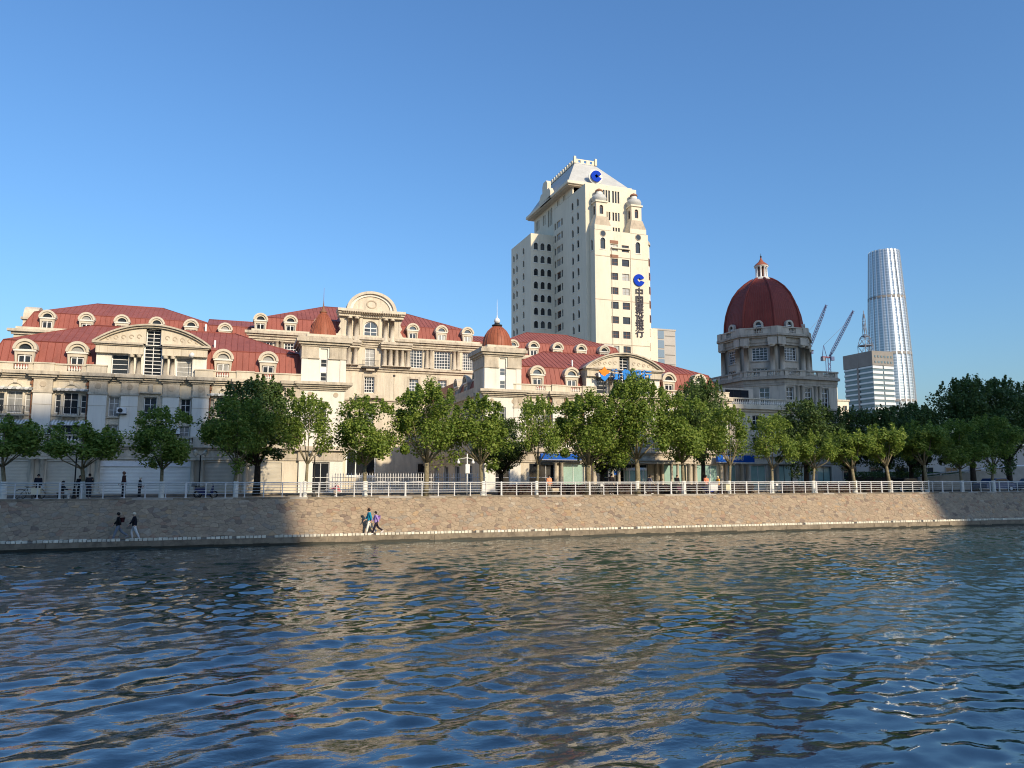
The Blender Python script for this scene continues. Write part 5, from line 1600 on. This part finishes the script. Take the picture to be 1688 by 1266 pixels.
row = [(-14.26, 5.3, 4.4, 6), (-9.66, 5.0, 4.5, 6), (-4.89, 6.2, 4.3, 0), (-.09, 7.2, 4.4, 2), (4.66, 7.5, 3.9, 1), (8.98, 7.4, 4.9, 0), (13.63, 8.6, 5.9, 4), (18.23, 7.8, 5.2, 2), (22.7, 7.8, 3.6, 3),
       (27.3, 8.3, 6.6, 4), (31.84, 9.9, 6.6, 4), (36.42, 8.6, 5.2, 0), (41.09, 7.8, 4.1, 1), (45.59, 7.0, 4.3, 3), (50.16, 5.6, 3.9, 6), (54.93, 5.6, 4.4, 5), (59.4, 6.2, 4.2, 5), (64.05, 6.6, 4.4, 5), (68.57, 7.2, 4.8, 0), (72.94, 7.8, 5.0, 2)]
for k, (x, H, Wd, v) in enumerate(row):
    place_ = 'leftmost in the row' if k == 0 else 'rightmost in the row' if k == len(row) - 1 else ORD[k] + ' from the left in the row'
    look = 'small' if H < 6 else 'tall' if H > 8 else 'middling'
    tree(PV[v], x, TY + random.uniform(-.15, .15), H, Wd, random.uniform(-.5, .5) if v in (1, 3, 5) else random.uniform(0, 6.28), '%s plane tree with white-painted trunk behind the railing, %s' % (look, place_), 'plane trees along the railing')
dark = [(1.47, 66, 9.8, 7.6, 'large dark leafy tree behind the railing row in front of the left shutters'), (43.5, 66, 11.6, 6.4, 'round dark tree standing before the bank wing, left of the domed building'),
        (56.8, 67, 10.0, 7.0, 'dark tree covering the lower domed building'), (61.8, 66, 9.2, 6.6, 'dark tree below the banded office tower'), (65.8, 65, 9.3, 6.4, 'dark tree below the silver skyscraper'),
        (70.2, 66, 10.0, 7.2, 'dark tree just right of the silver skyscraper'), (74.2, 68, 9.8, 7.2, 'dark tree left of the two tallest trees'), (79.4, 66, 13.4, 8.6, 'tallest dark tree near the right edge'), (85.2, 66, 13.5, 8.4, 'tall dark tree cut by the right edge'),
        (22.0, 65, 7.0, 5.0, 'dark-trunked tree behind the railing beside the camera pole'), (31.9, 65, 7.4, 5.4, 'dark-trunked tree before the blue fascia sign')]
for k, (x, y, H, Wd, lab) in enumerate(dark):
    tree(DV[k % 3], x, y, H, Wd, random.uniform(0, 6.28), lab, 'dark street trees', False, 'street_tree')

def hedge(x0, x1, y0, y1, h, leaf, label, n, name='hedge'):
    q = np.random.default_rng(int(x0 * 10) % 97)
    e = thing(name, ((x0 + x1) / 2, (y0 + y1) / 2, 0), label, 'hedge')
    P = np.stack([q.uniform(x0, x1, n), q.uniform(y0, y1, n), h * q.random(n) ** .6], 1)
    N = q.normal(size=(n, 3)); N /= np.linalg.norm(N, axis=1)[:, None]
    A = np.cross(N, q.normal(size=(n, 3))); A /= np.linalg.norm(A, axis=1)[:, None]; B = np.cross(N, A)
    s = q.uniform(.06, .15, n)[:, None]
    V = np.stack([P - A * s, P + B * s * .7, P + A * s, P - B * s * .7], 1).reshape(-1, 3) - np.array(e.location)
    me = bpy.data.meshes.new('foliage'); me.from_pydata(V.tolist(), [], (np.arange(n * 4).reshape(n, 4)).tolist()); me.materials.append(leaf)
    sub('foliage', me, e)
    m = MB(); m.box(x0 + .12, x1 - .12, y0 + .12, y1 - .12, 0, h * .7, BARKD); m.build('stems', e)
hedge(20.5, 45.5, 60.6, 61.5, .8, LEAFP, 'low purple-leaved hedge behind the railing before the bank', 9000)
hedge(49, 62, 60.6, 61.5, .75, LEAFP, 'low dark hedge behind the railing under the small trees', 4500)
hedge(72, 98, 76, 78, 2.2, LEAFD, 'tall clipped evergreen hedge under the dark trees at right', 9000)

# ================================================================== STREET FURNITURE
def lamp_post(x, label):
    e = thing('lamp_post', (x, 60.2, 0), label, 'lamp post', 'dark lamp posts'); y = 60.2
    m = MB(); m.lathe(x, y, [(.16, 0), (.16, .12), (.10, .2), (.09, .6), (.05, .7), (.045, 3.0)], IRON, 10); m.build('pole', e)
    m = MB(); m.tube([(x - .35, y, 2.95), (x - .15, y, 3.12), (x, y, 3.0), (x + .15, y, 3.12), (x + .35, y, 2.95)], .022, IRON, 6); m.build('bracket', e)
    for q in (-.35, .35):
        m = MB(); m.lathe(x + q, y, [(.06, 2.98), (.15, 3.05), (.19, 3.2), (.13, 3.36), (.03, 3.44)], LIME, 12); m.build('globe', e)
lamp_post(-10.52, 'dark lamp post before the beige shutter behind the second tree')
lamp_post(-2.59, 'dark lamp post at the edge of the wide white shutter')
lamp_post(5.46, 'dark lamp post before the left tower base')
lr = thing('terrace_lamp', (-4.35, 74.5, 11.2), 'white globe lamp on the roof balustrade beside the left curved pediment', 'lamp')
m = MB(); m.tube([(-4.35, 74.5, 11.2), (-4.35, 74.5, 12.2)], .03, IRON, 6); m.build('stem', lr)
m = MB(); m.lathe(-4.35, 74.5, [(.05, 12.2), (.2, 12.3), (.24, 12.45), (.17, 12.62), (.03, 12.7)], WPAINT, 12); m.build('globe', lr)
def cctv():
    x, y = 16.6, 57.2
    e = thing('camera_pole', (x, y, 0), 'white pole with box and two drooping cameras behind the railing', 'pole')
    m = MB(); m.tube([(x, y, 0), (x, y, 3.25)], .05, WPAINT, 10); m.build('pole', e)
    m = MB(); m.box(x - .17, x + .17, y - .16, y + .08, 1.75, 2.45, WPAINT); m.build('control_box', e)
    m = MB(); m.tube([(x - .75, y, 2.82), (x, y, 2.95), (x + .5, y, 2.82)], .03, WPAINT, 6); m.build('arm', e)
    for q in (-.7, .46):
        m = MB(); m.lathe(x + q, y, [(.05, 2.82), (.06, 2.74), (.13, 2.62), (.14, 2.55), (.08, 2.48)], WPAINT, 10); m.build('camera', e)
cctv()
def picket_fence():
    e = thing('picket_fence', (13, 71.4, 0), 'white spear-topped metal fence across the court entrance', 'fence')
    m = MB(); m.box(-.022, .022, -.015, .015, .1, 1.62, WPAINT); m.prism([(-.05, 1.6), (.05, 1.6), (0, 1.85)], -.02, .02, WPAINT); me = m.mesh('picket')
    x = 7.6
    while x < 22.6: place('picket', me, e, Matrix.Translation((x, 71.4, .05))); x += .24
    for z in (.35, 1.05, 1.45):
        m = MB(); m.box(7.5, 22.6, 71.42, 71.46, z, z + .05, WPAINT); m.build('rail', e)
picket_fence()
def bicycle(x, y, rz, col, label, kind='bicycle'):
    e = thing(kind, (x, y, 0), label, kind, 'cycles parked behind the railing'); e.rotation_euler.z = rz
    c = mat('cycle_paint', col, .4)
    def part(mb, nm, par=e):
        return sub(nm, mb.mesh(nm), par)
    r = .33 if kind == 'bicycle' else .24
    wd = .02 if kind == 'bicycle' else .055
    for wx in (-.52, .55):
        m = MB(); m.tube([(wx + r * math.cos(t * math.pi / 10), 0, r + r * math.sin(t * math.pi / 10)) for t in range(21)], wd, TYRE, 6, False)
        w = part(m, 'wheel'); m = MB()
        for t in range(8): m.tube([(wx, 0, r), (wx + r * math.cos(t * math.pi / 4), 0, r + r * math.sin(t * math.pi / 4))], .006, STEEL, 4)
        part(m, 'spokes', w)
    if kind == 'bicycle':
        m = MB(); B = (-.05, 0, .3); S_ = (-.18, 0, .78); Hd = (.38, 0, .82)
        for p in ((B, S_), (B, Hd), (S_, Hd), (B, (-.52, 0, r)), (S_, (-.52, 0, r)), (Hd, (.55, 0, r)), (Hd, (.36, 0, 1.0))): m.tube(p, .02, c, 6)
        part(m, 'frame')
        m = MB(); m.prism([(-.32, .84), (-.30, .90), (-.05, .88), (-.05, .85)], -.08, .08, IRON); part(m, 'saddle')
        m = MB(); m.tube([(.28, -.27, 1.0), (.36, 0, 1.02), (.28, .27, 1.0)], .014, IRON, 6); part(m, 'handlebar')
        m = MB(); m.box(.46, .76, -.16, .16, .72, .95, WPAINT); part(m, 'basket')
    else:
        m = MB(); m.prism([(-.75, .55), (-.7, .72), (-.05, .68), (.05, .34), (.3, .32), (.45, .85), (.52, .86), (.5, .3), (.2, .2), (-.2, .2), (-.4, .3)], -.15, .15, c); part(m, 'body')
        m = MB(); m.prism([(-.72, .72), (-.70, .80), (-.1, .78), (-.06, .7)], -.13, .13, IRON); part(m, 'saddle')
        m = MB(); m.tube([(.40, -.3, 1.02), (.46, 0, 1.0), (.40, .3, 1.02)], .018, IRON, 6); m.tube([(.46, 0, 1.0), (.5, 0, .8)], .03, IRON, 6); part(m, 'handlebar')
        m = MB(); m.box(-.95, -.62, -.18, .18, .80, 1.1, IRON); part(m, 'rear_box')
bicycle(-2.1, 59.4, .2, (.02, .03, .1), 'dark motor scooter parked beside the white shutter', 'scooter')
bicycle(36.9, 59.6, .3, (.08, .03, .05), 'dark scooter parked before the bank porch', 'scooter')
bicycle(39.6, 59.2, -.2, (.02, .05, .3), 'blue scooter parked with the vendors behind the railing', 'scooter')
bicycle(46.4, 59.4, .25, (.03, .03, .03), 'black bicycle near the mint glass doors', 'bicycle')
bicycle(28.4, 59.3, -.3, (.2, .2, .2), 'grey bicycle below the blue fascia sign', 'bicycle')
bicycle(-12.9, 59.0, .1, (.02, .02, .025), 'black bicycle at the far left behind the railing', 'bicycle')
def crate(x, y, w, h, col, label, name='cargo_box'):
    e = thing(name, (x, y, 0), label, 'box'); m = MB(); c = mat('box_' + name, col, .6, var=.1)
    m.box(x - w / 2, x + w / 2, y - .2, y + .2, .35, .35 + h, c); m.box(x - w / 2 - .02, x + w / 2 + .02, y - .22, y + .22, .35 + h, .39 + h, c); m.build('box', e)
    m = MB()
    for q in (-1, 1):
        for r_ in (-1, 1): m.tube([(x + q * (w / 2 - .05), y + r_ * .15, 0), (x + q * (w / 2 - .05), y + r_ * .15, .36)], .02, IRON, 5)
    m.build('stand', e)
crate(-12.1, 57.0, .52, .36, (.75, .68, .5), 'cream box on a stand behind the railing at the far left')
crate(38.6, 57.2, .75, .62, (.78, .78, .76), 'large white box behind the railing by the vendors')
crate(40.0, 57.2, .4, .5, (.8, .74, .5), 'pale yellow box behind the railing by the vendors')
crate(23.9, 57.2, .6, .2, (.6, .5, .35), 'tan box on the ground behind the railing')
def low_right():
    e = thing('low_grey_building', (88, 88, 0), 'low grey building with a white sign seen under the dark trees', 'building')
    m = MB(); m.box(75.5, 120, 84, 100, 0, 6.0, GT); m.box(75.2, 120.3, 83.7, 100, 6.0, 6.4, GREYD); m.build('wall', e)
    for k in range(8):
        f, g = window_meshes(2.4, 1.8, 2, 1, False, .1, 'dark/grey'); o = place('window', f, e, Matrix.Translation((78.5 + 4.6 * k, 83.93, 1.2))); sub('pane', g, o)
    m = MB(); m.box(76.2, 76.45, 83.4, 83.6, 3.0, 4.6, WPAINT); m.box(77.3, 77.55, 83.4, 83.6, 3.0, 4.6, WPAINT); m.box(76.45, 77.3, 83.4, 83.6, 3.6, 3.9, WPAINT); m.build('white_sign', e)
    e = thing('ramp_parapet', (92, 72, 0), 'pale concrete ramp parapet with white rail at far right', 'ramp')
    m = MB(); m.prism([(78, 0), (108, 0), (108, 3.4), (92, 2.6), (78, 1.5)], 72.0, 72.4, PAVE); m.build('parapet', e)
    m = MB(); m.tube([(78, 71.95, 1.75), (92, 71.95, 2.85), (108, 71.95, 3.65)], .09, WPAINT, 8); m.build('rail', e)
low_right()
def parked_car(x, y, col, label):
    e = thing('parked_car', (x, y, -.05), label, 'car', 'cars parked along the road'); c = mat('car_paint', col, .25, spec=.6)
    pr = [(-2.2, .35), (-2.2, .78), (-1.9, .9), (-1.25, .95), (-.7, 1.42), (.75, 1.45), (1.35, .98), (2.05, .85), (2.22, .6), (2.2, .32)]
    def part(mb, nm): return sub(nm, mb.mesh(nm), e)
    m = MB(); m.prism(pr, -.85, .85, c); part(m, 'body')
    m = MB(); m.prism([(-1.1, .97), (-.65, 1.37), (.7, 1.39), (1.15, 1.0)], -.87, .87, GLASSB); part(m, 'windows')
    for wx in (-1.35, 1.4):
        for s in (-1, 1):
            m = MB(); Mx = Matrix.Translation((wx, s * .78, .32)) @ Matrix.Rotation(R(90), 4, 'X')
            m.lathe(0, 0, [(.2, -.1), (.32, -.1), (.32, .1), (.2, .1)], TYRE, 16)
            for i, p in enumerate(m.v): m.v[i] = tuple(Mx @ Vector(p))
            w = part(m, 'wheel')
            m = MB(); m.lathe(0, 0, [(.2, -.11), (.2, .11)], STEEL, 12)
            for i, p in enumerate(m.v): m.v[i] = tuple(Mx @ Vector(p))
            o = sub('rim', m.mesh('rim'), w)
    for s in (-.6, .6):
        m = MB(); m.box(2.1, 2.2, s - .18, s + .18, .62, .78, WHITE); part(m, 'headlight')
parked_car(79.5, 63.5, (.03, .06, .15), 'dark blue car parked under the tallest dark trees')
parked_car(85.5, 63.5, (.10, .14, .2), 'blue-grey car parked at the right edge')
parked_car(66.5, 63.5, (.02, .02, .022), 'black car parked under the dark trees')

# ================================================================== PEOPLE
def skin_mesh(name, V, E_, rad, m, root=0, lev=1):
    me = bpy.data.meshes.new(name); me.from_pydata(V, E_, [])
    o = bpy.data.objects.new('figure_build', me); COL.objects.link(o)
    md = o.modifiers.new('s', 'SKIN'); md.use_smooth_shade = True
    for i, r in enumerate(rad):
        me.skin_vertices[0].data[i].radius = r if hasattr(r, '__len__') else (r, r)
        me.skin_vertices[0].data[i].use_root = (i == root)
    ss = o.modifiers.new('d', 'SUBSURF'); ss.levels = lev; ss.render_levels = lev
    bpy.context.view_layer.update()
    out = bpy.data.meshes.new_from_object(o.evaluated_get(bpy.context.evaluated_depsgraph_get()))
    bpy.data.objects.remove(o)
    out.materials.clear(); out.materials.append(m); out.name = name
    return out
def person(x, y, z, heading, h, top, legs, label, pose='walk', hair=HAIR, shoes=(.6, .6, .6), hat=None, bag=None, arms=None, mask=None, ph=1):
    e = thing('person', (x, y, z), label, 'person', None); e.rotation_euler.z = heading
    s = h / 1.75
    # joints, facing +x
    if pose == 'walk': L1, L2, K1, K2 = .36 * ph, -.42 * ph, .10, .55
    elif pose == 'sit': L1, L2, K1, K2 = 1.45, 1.35, 1.45, 1.3
    elif pose == 'crouch': L1, L2, K1, K2 = 1.7, 1.5, 2.3, 2.2
    else: L1, L2, K1, K2 = .06, -.05, .02, .03
    J = {}
    tl = {'walk': .06, 'sit': .12, 'crouch': .35}.get(pose, .03)
    def leg(sy, a, k):
        hp = Vector((0, sy * .095, .93)); kn = hp + Vector((math.sin(a), 0, -math.cos(a))) * .44
        b = a - k; an = kn + Vector((math.sin(b), 0, -math.cos(b))) * .43
        f = b * .5 if pose == 'walk' else 0
        toe = an + Vector((math.cos(f) * .17, 0, -.05 + math.sin(f) * .17)); return hp, kn, an, toe
    l1, l2 = leg(1, L1, K1), leg(-1, L2, K2)
    up = Vector((math.sin(tl), 0, math.cos(tl)))
    pel = Vector((0, 0, .95)); sp = pel + up * .24; ch = pel + up * .43; nk = pel + up * .555; hb = nk + Vector((.025, 0, .085)); ht = hb + Vector((.005, 0, .085))
    def arm(sy, a, el):
        sh = ch + Vector((0, sy * .175, .05)); eb = sh + Vector((math.sin(a), sy * .12, -math.cos(a))) * .28
        w = eb + Vector((math.sin(a + el), sy * -.02, -math.cos(a + el))) * .25; hd = w + (w - eb).normalized() * .085; return sh, eb, w, hd
    aa = arms or {'walk': ((-.45 * ph, .25), (.40 * ph, .35)), 'sit': ((.5, .9), (.6, .9)), 'crouch': ((.7, .7), (.8, .6))}.get(pose, ((.1, .3), (.05, .9)))
    a1, a2 = arm(1, *aa[0]), arm(-1, *aa[1])
    lo = min(l1[2].z, l2[2].z, l1[3].z, l2[3].z) - .035
    if pose == 'sit': lo = .93 - .46
    off = Vector((0, 0, -lo))
    sc = lambda P: [tuple((Vector(p) + off) * s) for p in P]
    # one continuous body
    V = [pel, sp, ch, nk, hb, ht]; E_ = [(0, 1), (1, 2), (2, 3), (3, 4), (4, 5)]; rd = [.085, .085, .085, .048, .076, .068]
    for l in (l1, l2):
        i = len(V); V += list(l); E_ += [(0, i), (i, i + 1), (i + 1, i + 2), (i + 2, i + 3)]; rd += [.07, .05, .036, .03]
    for a in (a1, a2):
        i = len(V); V += list(a); E_ += [(2, i), (i, i + 1), (i + 1, i + 2), (i + 2, i + 3)]; rd += [.036, .036, .028, .027]
        d = (a[3] - a[2]).normalized(); side = Vector((0, 1, 0)); fw_ = d.cross(side)
        for q, ln in ((-1.5, .07), (-.5, .085), (.5, .08), (1.5, .065)):
            V.append(a[3] + fw_ * q * .017 + d * ln); E_.append((i + 3, len(V) - 1)); rd.append(.009)
        V.append(a[2] + d * .06 + fw_ * .055); E_.append((i + 3, len(V) - 1)); rd.append(.010)
    rs = lambda R_: [tuple(c * s for c in r) if hasattr(r, '__len__') else r * s for r in R_]
    b = sub('body', skin_mesh('body', sc(V), E_, rs(rd), SKIN, 0, 1), e)
    mt = mat('jacket_cloth', top, .85, var=.15, scale=6); ml = mat('trouser_cloth', legs, .85, var=.15, scale=6); ms = mat('shoe', shoes, .6)
    V = [pel - up * .10, pel + up * .02, sp, ch, ch + up * .085]; E_ = [(0, 1), (1, 2), (2, 3), (3, 4)]; rd = [.172, .162, .148, .15, .075]
    for a in (a1, a2):
        i = len(V); V += [a[0], a[1], a[1].lerp(a[2], .9)]; E_ += [(3, i), (i, i + 1), (i + 1, i + 2)]; rd += [.098, .07, .054]
    sub('jacket', skin_mesh('jacket', sc(V), E_, rs(rd), mt, 0, 1), e)
    V = [pel + up * .06, pel - Vector((0, 0, .05))]; E_ = [(0, 1)]; rd = [.14, .145]
    for l in (l1, l2):
        i = len(V); V += [l[0] - Vector((0, 0, .06)), l[1], l[2] + Vector((0, 0, .03))]; E_ += [(1, i), (i, i + 1), (i + 1, i + 2)]; rd += [.112, .086, .066]
    sub('trousers', skin_mesh('trousers', sc(V), E_, rs(rd), ml, 0, 1), e)
    for l in (l1, l2):
        d = (l[3] - l[2]).normalized()
        sub('shoe', skin_mesh('shoe', sc([l[2] - Vector((.05, 0, .0)), l[2] + Vector((.02, 0, -.02)), l[3] + d * .03]), [(0, 1), (1, 2)], rs([.045, .055, .038]), ms, 1, 1), e)
    hm = mat('hat_cloth', hat, .8) if hat else hair
    hc = hb + Vector((-.012, 0, .055)); hh = MB(); ni, nj = 12, 8
    for j in range(nj + 1):
        ph_ = math.pi * .5 - math.pi * .78 * j / nj          # from the crown down
        for i in range(ni):
            th_ = 2 * math.pi * i / ni
            fr_ = max(0, math.cos(th_)) ; p_ = max(ph_, (.25 * fr_ - .9 * (1 - fr_)) if not hat else (.12 * fr_ - .35 * (1 - fr_)))
            k_ = 1.0 + .05 * math.sin(3 * th_ + j)
            q_ = hc + Vector((.112 * k_ * math.cos(p_) * math.cos(th_), .097 * k_ * math.cos(p_) * math.sin(th_), .118 * k_ * math.sin(p_)))
            hh.v.append(tuple((q_ + off) * s))
    for j in range(nj):
        for i in range(ni):
            i2 = (i + 1) % ni; hh.f.append((j * ni + i, (j + 1) * ni + i, (j + 1) * ni + i2, j * ni + i2)); hh.m.append(hh.mi(hm)); hh.s.append(True)
    if hat: hh.prism([((hc.x + .06 + .0) * s, (hc.z + off.z + .035) * s), ((hc.x + .19) * s, (hc.z + off.z + .02) * s), ((hc.x + .19) * s, (hc.z + off.z + .03) * s), ((hc.x + .06) * s, (hc.z + off.z + .05) * s)], -.06 * s, .06 * s, hm)
    sub('hat' if hat else 'hair', hh.mesh('hair'), e)
    # face: nose, eyes, mouth
    fm = MB(); c = hb + Vector((.078, 0, .03))
    fm.lathe(0, 0, [(.012, 0), (.018, .02), (.004, .05)], SKIN, 6)
    fm.v = [((c.x + 0.012 + p[0]) * s, (c.y + p[1]) * s, (c.z + off.z - .01 + p[2]) * s) for p in fm.v]
    for q in (-1, 1): fm.box((c.x - .006) * s, (c.x + .01) * s, (q * .034 - .012) * s, (q * .034 + .012) * s, (c.z + off.z + .03) * s, (c.z + off.z + .042) * s, HAIR)
    fm.box((c.x - .01) * s, (c.x + .006) * s, -.02 * s, .02 * s, (c.z + off.z - .035) * s, (c.z + off.z - .027) * s, BROWN)
    sub('face', fm.mesh('face'), e)
    if mask:
        sub('face_mask', skin_mesh('face_mask', sc([c + Vector((-.02, -.03, -.02)), c + Vector((.0, 0, -.02)), c + Vector((-.02, .03, -.02))]), [(0, 1), (1, 2)], rs([.035, .04, .035]), mat('mask', mask, .8), 1, 1), e)
    if bag:
        B = ch - up * .1 + Vector((-.20, 0, 0))
        sub('backpack', skin_mesh('backpack', sc([B + up * .13, B, B - up * .15]), [(0, 1), (1, 2)], rs([.10, (.13, .15), .12]), mat('bag', bag, .8), 1, 1), e)
    return e
PI = math.pi
PZ = -2.5
person(-6.95, 54.7, PZ, PI, 1.78, (.012, .012, .014), (.20, .23, .28), 'walker in black T-shirt with dark backpack and grey-blue trousers on the shaded towpath', bag=(.05, .012, .015), shoes=(.3, .3, .3))
person(-6.05, 54.75, PZ, PI, 1.72, (.012, .013, .022), (.66, .66, .66), 'walker in navy jacket, pale cap and white trousers on the shaded towpath', hat=(.62, .55, .42), ph=-.9)
person(8.85, 55.0, PZ, PI, 1.80, (.01, .26, .42), (.82, .80, .72), 'walker in turquoise jacket and white trousers on the sunlit towpath', shoes=(.7, .7, .7), mask=(.01, .01, .01), ph=.8)
person(9.25, 54.55, PZ, PI, 1.62, (.42, .29, .66), (.02, .015, .03), 'walker in lilac hooded top and black trousers on the sunlit towpath', shoes=(.8, .75, .72), mask=(.85, .85, .85), bag=(.24, .13, .46))
person(-12.2, 57.8, 0, -PI / 2, 1.62, (.015, .018, .03), (.02, .02, .03), 'person in dark clothes and cap standing by the cream box', 'stand', hat=(.02, .02, .025))
st = person(-10.8, 57.6, 0, 0, 1.66, (.03, .035, .04), (.7, .7, .68), 'person in white trousers sitting low behind the railing', 'sit')
m = MB(); m.box(-11.05, -10.6, 57.4, 57.8, .38, .45, IRON); m.tube([(-11.0, 57.6, 0), (-11.0, 57.6, .4)], .03, IRON); m.tube([(-10.65, 57.6, 0), (-10.65, 57.6, .4)], .03, IRON)
tag(m.build('folding_stool'), 'small dark folding stool under the sitting person', 'stool')
person(-10.0, 59.0, 0, -PI / 2, 1.55, (.02, .02, .025), (.02, .02, .02), 'person in black standing left of the second plane tree', 'stand')
person(-9.2, 57.5, 0, PI / 2, 1.66, (.02, .02, .025), (.04, .04, .05), 'person in black just right of the second plane tree trunk', 'stand')
person(-7.15, 57.6, 0, PI, 1.80, (.05, .025, .025), (.02, .02, .025), 'person in dark maroon jacket standing before the white shutter', 'stand', hair=mat('brown_hair', (.12, .06, .04), .6))
person(-6.2, 57.7, 0, 0, 1.45, (.03, .03, .035), (.03, .03, .035), 'shorter person in dark clothes leaning before the white shutter', 'stand', hat=(.6, .58, .5))
person(7.0, 57.6, 0, PI, 1.6, (.75, .22, .25), (.45, .4, .35), 'person in pink top crouching behind the railing', 'crouch')
person(23.55, 57.6, 0, -PI / 2, 1.6, (.8, .33, .17), (.35, .28, .2), 'person in orange top behind the railing near the tan box', 'stand')
person(29.9, 59.2, 0, -PI / 2, 1.72, (.012, .01, .014), (.015, .015, .02), 'person in black by the bank porch', 'stand', bag=(.02, .015, .02))
person(33.9, 59.8, 0, 0, 1.7, (.16, .17, .24), (.03, .03, .05), 'person in grey-blue jacket walking before the revolving door')
person(39.0, 58.8, 0, -PI / 2, 1.62, (.85, .28, .16), (.03, .03, .06), 'vendor in red-orange top behind the large white box', 'stand')
person(39.7, 58.0, 0, PI, 1.55, (.8, .4, .05), (.03, .03, .06), 'vendor in yellow-orange vest beside the pale yellow box', 'stand', hat=(.7, .6, .4))
person(36.9, 60.2, 0, -PI / 2, 1.66, (.015, .013, .016), (.02, .02, .02), 'person in black beside the dark scooter', 'stand')
